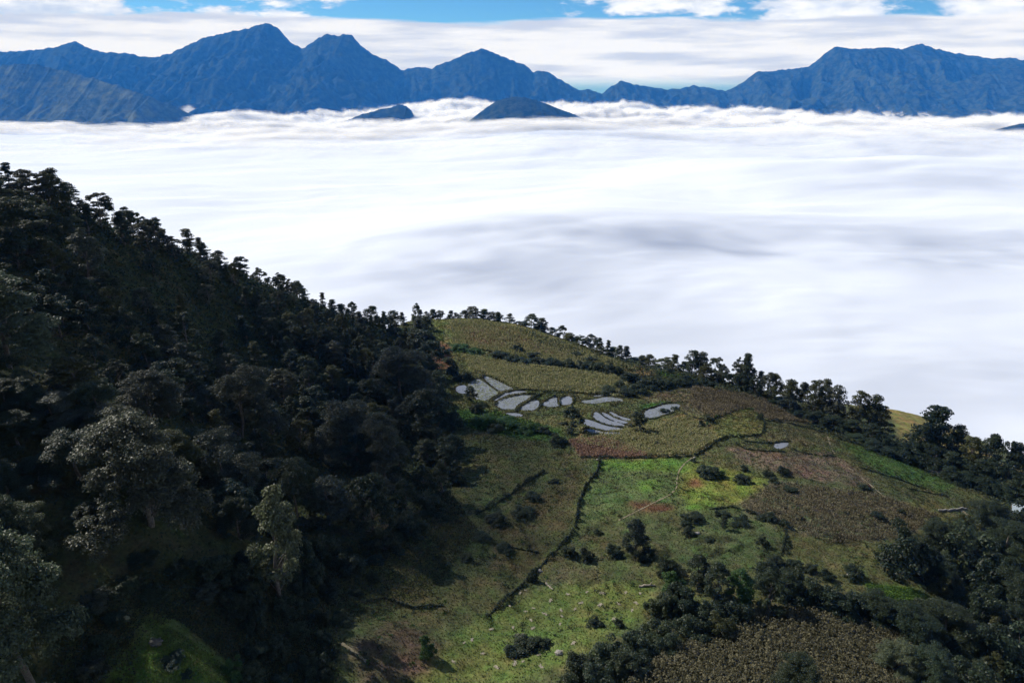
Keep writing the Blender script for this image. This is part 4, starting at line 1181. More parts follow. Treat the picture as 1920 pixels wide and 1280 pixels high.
# standing dry corn
def corn(label, poly, n, h0, h1, c0, c1, dens_leaf=3):
    x, y = sample_px(poly, n)
    m = dry(x, y); x, y = x[m], y[m]; n = len(x)
    # planted in rows
    rw = 0.9
    x = np.round(x / rw) * rw + RNG.normal(0, 0.12, n)
    z = H(x, y); h = RNG.uniform(h0, h1, n)
    a = RNG.uniform(0, 2 * np.pi, n); lx = RNG.normal(0, 0.12, n) * h; ly = RNG.normal(0, 0.12, n) * h
    V_, N_ = [], 2 + dens_leaf
    w = 0.045 + 0.0002 * y
    ca, sa = np.cos(a), np.sin(a)
    q = []
    for (cx_, sy_) in ((ca, sa), (-sa, ca)):
        q.append(np.stack([np.stack([x - cx_ * w, y - sy_ * w, z - 0.1], 1), np.stack([x + cx_ * w, y + sy_ * w, z - 0.1], 1),
                           np.stack([x + lx + cx_ * w * .5, y + ly + sy_ * w * .5, z + h], 1), np.stack([x + lx - cx_ * w * .5, y + ly - sy_ * w * .5, z + h], 1)], 1))
    for k in range(dens_leaf):
        b = a + k * 2.4 + RNG.normal(0, 0.4, n); t_ = RNG.uniform(0.35, 0.95, n); L = h * RNG.uniform(0.22, 0.42, n); lw = 0.10 + 0.0003 * y
        bx, by = np.cos(b), np.sin(b)
        p0 = np.stack([x + lx * t_, y + ly * t_, z + h * t_], 1)
        d1 = np.stack([bx * L * .5, by * L * .5, L * 0.25], 1); d2 = np.stack([bx * L, by * L, -L * 0.35], 1)
        sdv = np.stack([-by * lw, bx * lw, 0 * lw], 1)
        q.append(np.stack([p0, p0 + d1 + sdv, p0 + d2, p0 + d1 - sdv], 1))
    v = np.stack(q, 1)
    u = RNG.uniform(0, 1, (n, 1)) ** 1.3
    c = (np.array(c0) * (1 - u) + np.array(c1) * u) * RNG.uniform(0.7, 1.3, (n, 1))
    stuff("dry_corn", label, v.reshape(-1, 3), np.arange(4 * n * N_).reshape(-1, 4), np.repeat(np.clip(c, 0.01, 0.6), 4 * N_, 0))
BR, TAN, OL, PK = (0.058, 0.050, 0.030), (0.31, 0.275, 0.150), (0.125, 0.150, 0.055), (0.27, 0.18, 0.125)
corn("tall dry brown corn standing in the plot at the bottom edge", [(1170,1290),(1250,1225),(1400,1150),(1500,1138),(1700,1190),(1745,1290)], 6500, 1.1, 1.9, (0.045, 0.045, 0.022), (0.175, 0.160, 0.095), 4)
corn("straw coloured corn on the top plots below the crest", [(845,602),(900,600),(1000,620),(1110,660),(1200,695),(1100,690),(950,662),(850,652)], 9000, 0.8, 1.5, OL, TAN)
corn("yellowing corn above the flooded terraces", [(862,665),(960,680),(1150,704),(1178,720),(1170,745),(1060,735),(1000,732),(960,728),(915,704),(885,692)], 9000, 0.9, 1.6, OL, TAN)
corn("dry grey brown corn on the dome shaped plot", [(1290,755),(1300,724),(1400,740),(1480,760),(1540,795),(1440,786),(1400,765),(1335,786)], 8000, 0.8, 1.4, BR, (0.25, 0.21, 0.13))
corn("pale corn in the plot below the silver terraces", [(1095,815),(1200,802),(1290,780),(1325,800),(1345,824),(1300,850),(1220,856),(1080,832)], 7500, 0.7, 1.3, OL, TAN)
corn("pinkish dry corn along the lower edge of the pale corn", [(1068,826),(1130,820),(1215,850),(1208,858),(1090,856)], 3000, 0.7, 1.2, (0.14, 0.08, 0.06), PK)
corn("greying corn stubble on the wide plot below the red earth", [(1390,945),(1450,902),(1640,925),(1760,965),(1690,1008),(1550,1020),(1480,985),(1400,962)], 7000, 0.4, 0.9, BR, (0.25, 0.22, 0.14), 2)
# leafy undergrowth on the floor of the wood
def undergrowth(name, label, poly, n, size, hmax, cols):
    x, y = sample_px(poly, n)
    z = H(x, y) + RNG.uniform(0.05, 1, n) ** 1.6 * hmax * (0.5 + 0.8 * np.clip(fbm(x / 5, y / 5, 2, 55) + 0.4, 0, 1.2))
    nn = unit(n, RNG) * 0.7 + np.array([0, 0, 0.7]); nn /= np.linalg.norm(nn, axis=1, keepdims=True)
    v, f = leaf_quads(np.stack([x, y, z], 1), nn, size * np.clip(y / 170, 0.7, 1.6), RNG, 0.7)
    c = np.array(cols)[RNG.integers(0, len(cols), n)] * RNG.uniform(0.6, 1.4, (n, 1))
    stuff(name, label, v, f, np.repeat(c, 4, 0))
undergrowth("undergrowth", "dark leafy undergrowth covering the floor of the wood", [(-260,280),(0,300),(300,400),(600,520),(780,590),(815,640),(806,690),(842,760),(852,850),(845,930),(720,1010),(640,1090),(520,1150),(430,1130),(330,1100),(200,1150),(120,1240),(90,1320),(-260,1320)], 120000, 0.62, 2.6, [LEAF['dark'], LEAF['dark'], LEAF['mid'], LEAF['blue']])
undergrowth("undergrowth", "tangled weeds between the wood and the lowest plots", [(200,1290),(230,1170),(420,1080),(700,1010),(850,930),(900,1000),(800,1120),(640,1180),(640,1290),(450,1290),(420,1230),(330,1160),(270,1190),(250,1290)], 26000, 0.5, 0.7, [LEAF['dark'], LEAF['mid'], LEAF['olive'], (0.05, 0.04, 0.025)])
undergrowth("undergrowth", "dark low scrub under the thicket beside the brown corn", [(1560,1110),(1650,1135),(1760,1130),(1745,1010),(1830,965),(1935,930),(1950,1295),(1765,1295),(1700,1200),(1600,1165)], 24000, 0.5, 1.6, [LEAF['dark'], LEAF['mid'], LEAF['mid'], LEAF['olive']])
undergrowth("undergrowth", "dark scrub under the trees along the crest of the ridge", [(960,612),(1100,655),(1235,690),(1300,702),(1400,728),(1540,785),(1700,846),(1930,930),(1930,960),(1850,935),(1700,862),(1560,815),(1500,790),(1420,752),(1300,722),(1200,712),(1150,700),(1000,640)], 16000, 0.7, 1.5, [LEAF['dark'], LEAF['mid'], LEAF['grey'], LEAF['olive']])
undergrowth("undergrowth", "dark ferns and scrub on the steep ground below the wood", [(90,1320),(110,1180),(200,1090),(330,1060),(470,1110),(580,1160),(640,1210),(620,1300),(460,1300),(430,1240),(335,1165),(280,1150),(240,1210),(190,1300)], 30000, 0.42, 1.1, [LEAF['dark'], LEAF['mid'], LEAF['blue'], (0.045, 0.040, 0.022)])
undergrowth("undergrowth", "dark scrub on the steep flank beyond the thicket", [(1935,900),(2050,960),(2200,1040),(2200,1300),(1940,1300)], 14000, 0.7, 1.8, [LEAF['dark'], LEAF['mid'], LEAF['olive']])
undergrowth("leafy_crop", "bright leafy crop in the small plot ringed by the thicket", [(1622,1094),(1712,1103),(1745,1128),(1640,1126)], 5000, 0.4, 0.6, [LEAF['lime'], LEAF['lime'], LEAF['green']])
undergrowth("leafy_crop", "bright weeds in the sunlit clearing at the foot of the wood", [(285,1160),(335,1182),(425,1250),(445,1290),(205,1290),(258,1200)], 9000, 0.26, 0.4, [LEAF['lime'], LEAF['green'], (0.10, 0.12, 0.035), LEAF['lime'], LEAF['olive'], (0.10, 0.085, 0.045)])  # green weeds with lime leaves added to brighten the sun patch
undergrowth("leafy_crop", "fresh green weeds below the flooded terraces", [(865,790),(930,772),(1010,795),(1040,812),(960,815),(890,805)], 5000, 0.6, 0.8, [LEAF['green'], LEAF['lime'], LEAF['mid']])

# ------------------------------------------------------------------ hedges and weedy banks along the plot edges
HEDGES = [
 ("tall dark hedge down the wood side of the bright green field", [(1124,862),(1120,885),(1098,912),(1084,945),(1078,990)], 1.5, 1.9, 'dark'),
 ("dark hedge along the gully below the bright field", [(1076,995),(1045,1030),(1010,1065),(985,1090)], 1.2, 1.3, 'dark'),
 ("low hedge following the gully down to the shaded pasture", [(985,1092),(950,1120),(925,1145),(910,1160)], 1.0, 1.0, 'dark'),
 ("straight dark bank between the pinkish corn and the bright green field", [(1088,858),(1150,859),(1215,859),(1298,855)], 0.9, 1.0, 'dark'),
 ("dark bank climbing from the bright field to the olive blob plot", [(1300,855),(1325,842),(1345,826),(1362,820)], 1.3, 1.3, 'dark'),
 ("rounded hedge along the lower edge of the olive blob plot", [(1362,820),(1400,818),(1428,815),(1433,800),(1431,788)], 1.0, 1.1, 'dark'),
 ("green hedge arching over the top of the olive blob plot", [(1428,786),(1415,770),(1390,764),(1360,775),(1330,788),(1322,800)], 1.0, 1.0, 'green'),
 ("long dark bank running from the olive blob plot to the crest trees", [(1436,788),(1480,794),(1520,804),(1545,812)], 1.1, 1.1, 'dark'),
 ("lower rim bank of the sunken oval plot", [(1380,830),(1395,842),(1430,846),(1470,847)], 0.9, 0.9, 'dark'),
 ("upper rim bank of the sunken oval plot", [(1395,827),(1430,831),(1460,829),(1482,827)], 0.8, 0.8, 'dark'),
 ("dark bank leading away from the small bright pond", [(1482,842),(1510,851),(1545,855),(1570,856)], 0.8, 0.8, 'dark'),
 ("upright dark hedge between the green slope and the olive plot", [(1473,988),(1473,1005),(1467,1025),(1466,1042)], 1.1, 1.3, 'dark'),
 ("broken dark bank slanting under the long green strip", [(1610,876),(1650,888),(1690,900),(1735,918)], 0.8, 0.8, 'dark'),
 ("short dark bank between the green strip and the stone wall", [(1700,915),(1740,924),(1775,930)], 0.7, 0.7, 'dark'),
 ("weedy bank curving over the crescent terraces", [(924,752),(938,742),(960,733),(985,730),(1005,733)], 1.0, 0.9, 'dark'),
 ("thick weedy bank below the widest crescent terrace", [(966,772),(978,762),(995,750),(1005,743),(1018,738)], 1.2, 1.1, 'dark'),
 ("weedy bank above the widest crescent terrace", [(927,760),(940,752),(960,744),(985,739),(1004,738)], 0.9, 0.8, 'dark'),
 ("weedy bank between the bluish terrace and the greyish terrace", [(1008,771),(1014,759),(1026,749),(1042,742)], 0.9, 0.9, 'dark'),
 ("weedy bank between the greyish terrace and the smallest one", [(1048,763),(1051,754),(1050,747),(1060,741)], 0.8, 0.8, 'dark'),
 ("weedy bank closing the end of the terrace fan", [(1072,760),(1078,750),(1074,740)], 0.9, 0.9, 'dark'),
 ("weedy bank on the far side of the weedy terrace", [(862,721),(880,715),(898,710),(908,703)], 0.9, 0.9, 'olive'),
 ("dark bank between the terrace fan and the corn above it", [(1015,735),(1045,737),(1080,737),(1120,738),(1165,744)], 0.9, 1.0, 'dark'),
 ("thin bank between the lowest and the middle silver terrace", [(1108,784),(1122,791),(1146,799),(1174,803)], 0.35, 0.4, 'dark'),
 ("thin bank between the middle and the upper silver terrace", [(1124,775),(1140,786),(1160,793),(1178,797)], 0.35, 0.4, 'dark'),
 ("grassy bank below the silver terraces", [(1085,795),(1105,804),(1135,810),(1170,810)], 0.6, 0.5, 'olive'),
 ("dark crescent bank in the middle of the yellowing corn", [(972,697),(985,692),(1005,689),(1030,688)], 0.9, 1.0, 'dark'),
 ("long dark bank dividing the two highest plots", [(880,652),(930,662),(980,672),(1040,682),(1090,688),(1140,696)], 1.1, 1.2, 'dark'),
 ("green bank running down from the crest beside the wood", [(815,632),(840,645),(865,655),(890,668)], 1.1, 1.1, 'green'),
 ("short dark bank high on the straw coloured plot", [(945,640),(975,645),(1000,652),(1030,658)], 0.8, 0.8, 'dark'),
 ("bank along the lower edge of the long silver pond", [(1208,786),(1228,786),(1252,777),(1274,769)], 0.7, 0.7, 'dark'),
 ("bank along the upper edge of the long silver pond", [(1205,768),(1226,763),(1248,755),(1280,754)], 0.5, 0.5, 'dark'),
 ("dark bank between the long silver pond and the blob plot", [(1280,775),(1300,783),(1322,787)], 0.7, 0.7, 'dark'),
 ("ragged dark hedge across the shaded slope below the wood", [(1020,885),(985,905),(955,930),(920,950),(890,965)], 1.6, 1.5, 'dark'),
 ("faint bank across the shaded grass on the wood side of the gully", [(945,1022),(975,1030),(1010,1036)], 0.7, 0.6, 'dark'),
 ("dark weedy bank at the lower edge of the shaded slope", [(680,1130),(720,1120),(770,1140),(830,1135)], 0.9, 0.8, 'dark'),
 ("long dark bank in the lower pasture with the straw heaps", [(948,1230),(975,1222),(1005,1212),(1030,1205)], 1.0, 1.0, 'dark'),
 ("low dark bank between the bright field and the green slope", [(1330,955),(1370,950),(1410,962),(1440,975)], 0.8, 0.8, 'dark'),
 ("hedge along the foot of the crest trees above the brown dome", [(1240,715),(1280,718),(1330,720),(1380,728)], 1.0, 1.2, 'mid'),
 ("hedge under the crest trees at the lower end of the brown dome", [(1400,735),(1440,750),(1490,765),(1530,790)], 1.2, 1.4, 'dark'),
 ("long hedge at the foot of the trees above the green strip", [(1560,820),(1610,834),(1660,848),(1700,858)], 1.2, 1.4, 'dark'),
 ("hedge running down beside the small grey shed", [(1705,862),(1740,882),(1780,898),(1815,910)], 1.2, 1.4, 'dark'),
]
for lab, poly, wd, ht, tint in HEDGES:
    P = hits(smooth_line(densify(poly, 12), 1))
    if len(P) < 2: continue
    P = np.array(P); P = P[:, :2]
    seg = np.linalg.norm(np.diff(P, axis=0), axis=1); L = seg.sum()
    n = int(L * 70 * (0.5 + wd * ht * 0.5))
    s_ = RNG.uniform(0, L, n); cum = np.r_[0, np.cumsum(seg)]
    bx = np.interp(s_, cum, P[:, 0]); by = np.interp(s_, cum, P[:, 1])
    lump = np.clip(0.70 + 1.25 * fbm(s_ / 4.0, s_ * 0 + len(lab), 3, 33), 0.12, 1.5)
    th = RNG.uniform(0, np.pi, n); rr = RNG.uniform(0.6, 1.0, n) * lump
    ang = RNG.uniform(0, 2 * np.pi, n)
    x = bx + np.cos(th) * rr * wd * .5 * np.abs(np.cos(ang)) * np.sign(np.cos(th)) + RNG.normal(0, .1, n); y = by + np.cos(th) * rr * wd * .5 * np.sin(ang)
    zz = H(x, y) + np.sin(th) * rr * ht + 0.03
    nn = np.stack([np.cos(th) * np.cos(ang), np.cos(th) * np.sin(ang), np.sin(th) + 0.2], 1) + RNG.normal(0, 0.5, (n, 3)); nn /= np.linalg.norm(nn, axis=1, keepdims=True)
    org = np.array([P[:, 0].mean(), P[:, 1].mean(), float(H(P[:, 0].mean(), P[:, 1].mean()))])
    v, f = leaf_quads(np.stack([x, y, zz], 1) - org, nn, 0.34, RNG, 0.65)
    o = mesh_obj("hedge", v, f, M_LEAF); o.location = org
    col = np.array(LEAF[tint]) * RNG.uniform(0.85, 1.15); o.color = (*col, 1)
    tag(o, lab, "hedge", "hedges and weedy banks along the plot edges")

# ------------------------------------------------------------------ footpaths and small things
m, t, out = new_mat("path_mat")
geo = t.n('ShaderNodeNewGeometry')
b = t.n('ShaderNodeBsdfPrincipled', ins={'Base Color': t.ramp(t.noise(geo.outputs['Position'], 2.2, 4), [(0.3, (0.10, 0.085, 0.05)), (0.7, (0.21, 0.18, 0.115))]), 'Roughness': 0.95})
t.t.links.new(b.outputs[0], out.inputs[0]); M_PATH = m
def path(label, poly, w):
    P = np.array(hits(smooth_line(densify(poly, 8), 1)))
    d = np.gradient(P[:, :2], axis=0); d /= np.linalg.norm(d, axis=1, keepdims=True) + 1e-9
    nrm = np.stack([-d[:, 1], d[:, 0]], 1)
    ww = w * (0.8 + 0.5 * fbm(np.arange(len(P)) / 3.0, np.zeros(len(P)), 2, 77))[:, None]
    A = P[:, :2] + nrm * ww / 2; B = P[:, :2] - nrm * ww / 2
    v = np.concatenate([np.c_[A, H(A[:, 0], A[:, 1]) + 0.07], np.c_[B, H(B[:, 0], B[:, 1]) + 0.07]])
    n = len(P); i = np.arange(n - 1)
    o = mesh_obj("path", v, np.stack([i, i + 1, i + 1 + n, i + n], 1), M_PATH)
    tag(o, label, kind='structure')
path("thin pale footpath slanting down through the red earth plot", [(1552,818),(1556,832),(1564,850),(1580,868),(1600,884),(1622,900),(1645,920),(1668,938),(1700,950)], 0.6)
path("thin pale footpath down the bright green field", [(1298,858),(1284,868),(1273,882),(1269,900),(1269,915),(1255,928),(1230,940),(1200,955),(1160,975)], 0.55)
path("bare earth track below the stone wall", [(1800,955),(1815,965),(1830,975),(1840,985)], 1.5)
path("pale worn track edge in the shaded gully", [(640,1205),(655,1215),(672,1228),(688,1240)], 0.7)

m, t, out = new_mat("straw_mat")
geo = t.n('ShaderNodeNewGeometry')
k = t.mrange(geo.outputs['Random Per Island'], 0, 1, 0.6, 1.3, False)
b = t.n('ShaderNodeBsdfPrincipled', ins={'Base Color': t.mix(1.0, (0.33, 0.29, 0.23), t.n('ShaderNodeCombineXYZ', ins={0: k, 1: k, 2: k}).outputs[0], 'MULTIPLY'), 'Roughness': 0.8})
t.t.links.new(b.outputs[0], out.inputs[0]); M_STRAW = m
def straw_mesh(seed):
    rng = np.random.default_rng(seed); n = 46
    a = rng.uniform(0, 2 * np.pi, n); L = rng.uniform(0.35, 1.0, n); el_ = rng.uniform(0.05, 0.5, n)
    d = np.stack([np.cos(a) * np.cos(el_), np.sin(a) * np.cos(el_) * 0.6, np.sin(el_)], 1)
    s_ = np.stack([-np.sin(a), np.cos(a), 0 * a], 1) * 0.05
    p0 = rng.normal(0, 0.12, (n, 3)) * np.array([1.6, 1, 0.3]) + np.array([0, 0, 0.12])
    p1 = p0 + d * L[:, None]
    v = np.stack([p0 - s_, p0 + s_, p1 + s_ * .6 - np.array([0, 0, .1]), p1 - s_ * .6 - np.array([0, 0, .1])], 1).reshape(-1, 3)
    return v, np.arange(4 * n).reshape(-1, 4)
STRAW = [mesh_obj("straw_heap", *straw_mesh(i), M_STRAW) for i in (1, 2, 3)]
first = [True] * 3
for k, (px, py, s_) in enumerate([(1128,1112,1.2),(1100,1110,.8),(1173,1111,.9),(1200,1112,.8),(1065,1114,1.0),(1032,1126,1.1),(1090,1130,1.0),(1125,1134,1.3),(1160,1132,1.0),(1192,1130,1.0),(1052,1144,.9),(1078,1142,.8),(1185,1145,.9),
                                  (1020,1150,.9),(1000,1140,.7),(985,1146,.8),(1050,1170,.8),(1150,1161,1.1),(995,1162,.8),(1053,1155,.7),(1024,1152,.7),(998,1178,.9),(970,1190,1.0),(980,1190,.7),(962,1176,.8),(1075,1206,1.2),(1020,1213,.8),(1050,1222,1.2),
                                  (975,1112,.8),(985,1106,.6),(955,1135,.7),(940,1128,.6),(1010,1228,.8),(965,1245,1.1),(1015,1250,1.1),(980,1240,.7),(920,1180,.9),(885,1200,.9),(870,1205,.7),(930,1250,1.0),(850,1240,.8),(905,1225,.8)]):
    p = hit(px, py)
    if p is None: continue
    i = k % 3
    if first[i]: o = STRAW[i]; first[i] = False
    else:
        o = STRAW[i].copy(); COL.objects.link(o)
    s_ = s_ * 0.72
    o.location = tuple(p); o.scale = (s_, s_, s_); o.rotation_euler = (0, 0, float(RNG.uniform(0, 6.28)))
    RECS.append(dict(o=o, kind='straw_heap', x=p[0], y=p[1], px=px, py=py, w=14 * s_, h=0.5, tint='straw', zone='straw', style=''))

def simple_mat(name, c1, c2, scale=2.0, rough=0.8, metal=0.0):
    m, t, out = new_mat(name)
    tc = t.n('ShaderNodeTexCoord')
    b = t.n('ShaderNodeBsdfPrincipled', ins={'Base Color': t.ramp(t.noise(tc.outputs['Object'], scale, 5, 0.65), [(0.3, c1), (0.7, c2)]), 'Roughness': rough, 'Metallic': metal})
    t.t.links.new(b.outputs[0], out.inputs[0]); return m
M_WOODB = simple_mat("weathered_boards", (0.05, 0.042, 0.035), (0.12, 0.10, 0.085))
M_ROOFG = simple_mat("grey_cement_roof", (0.16, 0.155, 0.16), (0.30, 0.29, 0.29))
M_ROOFB = simple_mat("pale_sheet_roof", (0.26, 0.32, 0.36), (0.40, 0.46, 0.50), rough=0.5)
M_ROOFR = simple_mat("brown_tile_roof", (0.10, 0.075, 0.06), (0.20, 0.15, 0.12))
M_DARK = simple_mat("dark_doorway", (0.012, 0.011, 0.01), (0.03, 0.025, 0.02))
M_DARKSTONE = simple_mat("dark_stone", (0.03, 0.03, 0.028), (0.09, 0.085, 0.07))
M_STONE = simple_mat("stone_mat", (0.13, 0.12, 0.11), (0.32, 0.30, 0.27))
def box(x0, x1, y0, y1, z0, z1):
    v = np.array([(x, y, z) for z in (z0, z1) for y in (y0, y1) for x in (x0, x1)], float)
    return v, np.array([(0, 2, 3, 1), (4, 5, 7, 6), (0, 1, 5, 4), (2, 6, 7, 3), (0, 4, 6, 2), (1, 3, 7, 5)])
def hut(name, label, px, py, rot, L, Wd, hw, rise, roofmat, cat):
    p = hit(px, py)
    root = bpy.data.objects.new(name, None); COL.objects.link(root)
    root.location = (p[0], p[1], p[2] - 0.15); root.rotation_euler = (0, 0, R(rot))
    a, b = L / 2, Wd / 2
    t_ = 0.12
    walls = join([box(-a, a, -b, -b + t_, 0, hw), box(-a, a, b - t_, b, 0, hw), box(-a, -a + t_, -b + t_, b - t_, 0, hw), box(a - t_, a, -b + t_, b - t_, 0, hw)])
    gv = []
    for sx in (-a, a - t_):
        gv.append((np.array([(sx, -b, hw), (sx, b, hw), (sx, 0, hw + rise - 0.05), (sx + t_, -b, hw), (sx + t_, b, hw), (sx + t_, 0, hw + rise - 0.05)]),
                   np.array([(0, 2, 1, 1), (3, 4, 5, 5), (0, 3, 5, 2), (1, 2, 5, 4)])))
    walls_o = mesh_obj("wall", walls[0], walls[1], M_WOODB, root)
    g = join([(v, np.array([q for q in f[2:]])) for v, f in gv])
    gf = np.array([(0, 2, 1), (3, 4, 5), (6, 8, 7), (9, 10, 11)])
    mesh_obj("gable", g[0], [g[1], gf], M_WOODB, root)
    ov = 0.45
    # corrugated roof: two pitched sheets of ribs
    n = int((L + 2 * ov) / 0.18)
    xs = np.linspace(-a - ov, a + ov, n)
    rz = 0.025 * np.cos(np.arange(n) * np.pi)
    sl = rise / b
    top = np.stack([xs, 0 * xs, hw + rise + rz + 0.05], 1)
    lo1 = np.stack([xs, 0 * xs - b - ov, hw - ov * sl + rz + 0.05], 1); lo2 = np.stack([xs, 0 * xs + b + ov, hw - ov * sl + rz + 0.05], 1)
    v = np.concatenate([lo1, top, lo2]); v = np.r_[v, v - np.array([0, 0, 0.06])]
    i = np.arange(n - 1); f = np.concatenate([np.stack([i + k * n, i + 1 + k * n, i + 1 + (k + 1) * n, i + (k + 1) * n], 1) for k in (0, 1)])
    mesh_obj("roof", v, np.r_[f, f[:, ::-1] + 3 * n], roofmat, root)
    d = mesh_obj("door", *box(-0.5, 0.5, -b - 0.04, -b - 0.005, 0.05, 1.85), M_DARK, root)
    w = mesh_obj("window", *box(a * .45, a * .45 + 0.8, -b - 0.035, -b - 0.005, 1.0, 1.7), M_DARK, root)
    tag(root, label, cat)
    return root
hut("shed", "small shed with a grey pitched roof at the foot of the crest trees", 1762, 889, -38, 6.5, 4.6, 1.9, 1.1, M_ROOFG, "shed")
hut("house", "house with a pale bluish sheet roof among the thicket trees", 1922, 968, -30, 8.0, 5.5, 2.5, 1.4, M_ROOFB, "house")
hut("shed", "low shed with a brown roof inside the thicket", 1922, 1160, -25, 5.0, 3.6, 2.0, 0.9, M_ROOFR, "shed")
hut("hut", "tiny dark wooden hut under the trees above the green strip", 1694, 858, -10, 3.0, 2.4, 1.7, 0.7, M_ROOFR, "hut")
def rock_mesh(seed, sx, sy, sz):
    import bmesh
    bm = bmesh.new(); bmesh.ops.create_icosphere(bm, subdivisions=3, radius=1.0)
    v = np.array([q.co for q in bm.verts]); f = np.array([[q.index for q in p.verts] for p in bm.faces]); bm.free()
    k = 1 + 0.35 * fbm(v[:, 0] * 1.7 + seed, v[:, 1] * 1.7 + v[:, 2] * 2.1, 3, seed)
    return v * k[:, None] * np.array([sx, sy, sz]), f
for px, py, s_, lab in [(1308,1000,0.5,"pale pinkish boulder above the grey shrub on the green slope"),(1466,1071,0.45,"small white boulder among the scrub above the thicket"),(1530,1077,0.35,"tiny white stone at the edge of the shaded green plot"),
                        (1012,1071,0.5,"white stone beside the gully hedge"),(1303,1226,0.7,"long pale rock at the edge of the tall brown corn"),(1048,1225,0.6,"rounded grey boulder on the low pasture bank"),
                        (1302,858,0.4,"pale rock where the footpath meets the top of the bright field"),(292,1206,0.8,"large dark boulder in the sunlit clearing below the wood"),(1120,862,0.4,"pale rock at the top end of the tall dark hedge"),(1590,1077,0.3,"small stone by the lower corner of the shaded green plot")]:
    p = hit(px, py)
    v, f = rock_mesh(px, s_ * 1.3, s_, s_ * 0.8)
    o = mesh_obj("boulder", v, f, M_DARKSTONE if 'dark' in lab.split('dark hedge')[0] else M_STONE, smooth=True); o.location = (p[0], p[1], p[2] + s_ * 0.25)
    tag(o, lab, "boulder")
def log(label, px0, py0, px1, py1, r, mat, name="log", cat="log"):
    p, q = hit(px0, py0), hit(px1, py1)
    c = (p + q) / 2
    pa = [p + (q - p) * k + np.array([0, 0, r * 0.9]) + RNG.normal(0, r * .25, 3) for k in np.linspace(0, 1, 7)]
    v, f = tube(np.array(pa) - c, np.linspace(r, r * .6, 7), 8)
    b1 = tube([pa[4] - c, pa[4] - c + np.array([0.3, 0.2, 0.6]), pa[4] - c + np.array([0.7, 0.3, 0.9])], [r * .5, r * .35, .02], 5)
    v, f = join([(v, f), b1])
    o = mesh_obj(name, v, f, mat, smooth=True); o.location = c
    tag(o, label, cat)
M_DEAD = simple_mat("dead_wood", (0.14, 0.12, 0.09), (0.30, 0.26, 0.22))
log("grey fallen log at the upper edge of the straw heap pasture", 1198, 1100, 1228, 1098, 0.32, M_DEAD)
log("pale bent dead branch lying by the gully hedge", 1024, 1094, 1036, 1106, 0.22, M_DEAD, "dead_branch", "branch")
p, q = hit(1760, 958), hit(1812, 955)
# low stone wall at the end of the track
c = (p + q) / 2
pcs = []
for k in range(26):
    for r_ in range(3):
        w_ = p + (q - p) * ((k + 0.5 * (r_ % 2)) / 26)
        v, f = rock_mesh(k * 7 + r_, 0.30, 0.26, 0.17)
        v[:, 2] += r_ * 0.26 + 0.1; v += np.array([w_[0], w_[1], float(H(w_[0], w_[1]))]) - c
        pcs.append((v, f))
v, f = join(pcs)
o = mesh_obj("stone_wall", v, f, M_STONE, smooth=True); o.location = c
tag(o, "low pale dry stone wall at the end of the earth track", "wall")
# dark weed clumps breaking up the plots
n = 9000
x, y = sample_px([(760,605),(900,602),(1100,660),(1300,725),(1540,800),(1800,900),(1800,960),(1660,1060),(1480,1110),(1230,1090),(1040,1240),(760,1290),(560,1290),(640,1180),(860,1060),(860,850),(820,700)], n)
m = dry(x, y) & (fbm(x / 14, y / 14, 3, 131) + 0.5 * fbm(x / 4, y / 4, 2, 132) > 0.18)
x, y = x[m], y[m]
k = 16
n = len(x)
sz = RNG.uniform(0.25, 0.8, n)
cx_ = np.repeat(x, k) + RNG.normal(0, 1, n * k) * np.repeat(sz, k) * 0.6
cy_ = np.repeat(y, k) + RNG.normal(0, 1, n * k) * np.repeat(sz, k) * 0.6
cz_ = H(cx_, cy_) + RNG.uniform(0, 1, n * k) * np.repeat(sz, k) * 0.8
nn = unit(n * k, RNG) * 0.8 + np.array([0, 0, 0.6]); nn /= np.linalg.norm(nn, axis=1, keepdims=True)
v, f = leaf_quads(np.stack([cx_, cy_, cz_], 1), nn, 0.36, RNG, 0.6)
cols = np.array([LEAF['dark'], LEAF['mid'], (0.060, 0.068, 0.026), (0.070, 0.060, 0.032), LEAF['green']])[RNG.integers(0, 5, n)] * RNG.uniform(0.7, 1.3, (n, 1))
stuff("weeds", "dark rough weeds dotting the plots and banks", v, f, np.repeat(np.repeat(cols, k, 0), 4, 0))

# rice stubble standing in the flooded terraces
pts_, cols_ = [], []
for k, (lab, lev, W_) in enumerate(PONDS):
    w = np.array(W_); ar = (w[:, 0].max() - w[:, 0].min()) * (w[:, 1].max() - w[:, 1].min())
    n = int(ar * (7 if POND_WEED[k] > 0.7 else 3.0 if POND_WEED[k] > 0.25 else 1.0))
    x = RNG.uniform(w[:, 0].min(), w[:, 0].max(), n); y = RNG.uniform(w[:, 1].min(), w[:, 1].max(), n)
    m = inpoly(x, y, W_) & (fbm(x / 2.5, y / 2.5, 3, 141) > -0.15)
    x = np.round(x[m] / 0.4) * 0.4 + RNG.normal(0, .05, m.sum()); y = y[m]
    pts_.append(np.stack([x, y, np.full(len(x), lev + 0.06)], 1))
P = np.concatenate(pts_); n = len(P)
nn = unit(n, RNG); nn[:, 2] = np.abs(nn[:, 2]) * 0.5
v, f = leaf_quads(P, nn / np.linalg.norm(nn, axis=1, keepdims=True), 0.34, RNG, 0.5)
stuff("rice_stubble", "short rice stubble and floating weed in the flooded terraces", v, f, np.repeat(np.array([(0.09, 0.10, 0.05), (0.14, 0.13, 0.075), (0.05, 0.065, 0.03)])[RNG.integers(0, 3, n)], 4, 0))

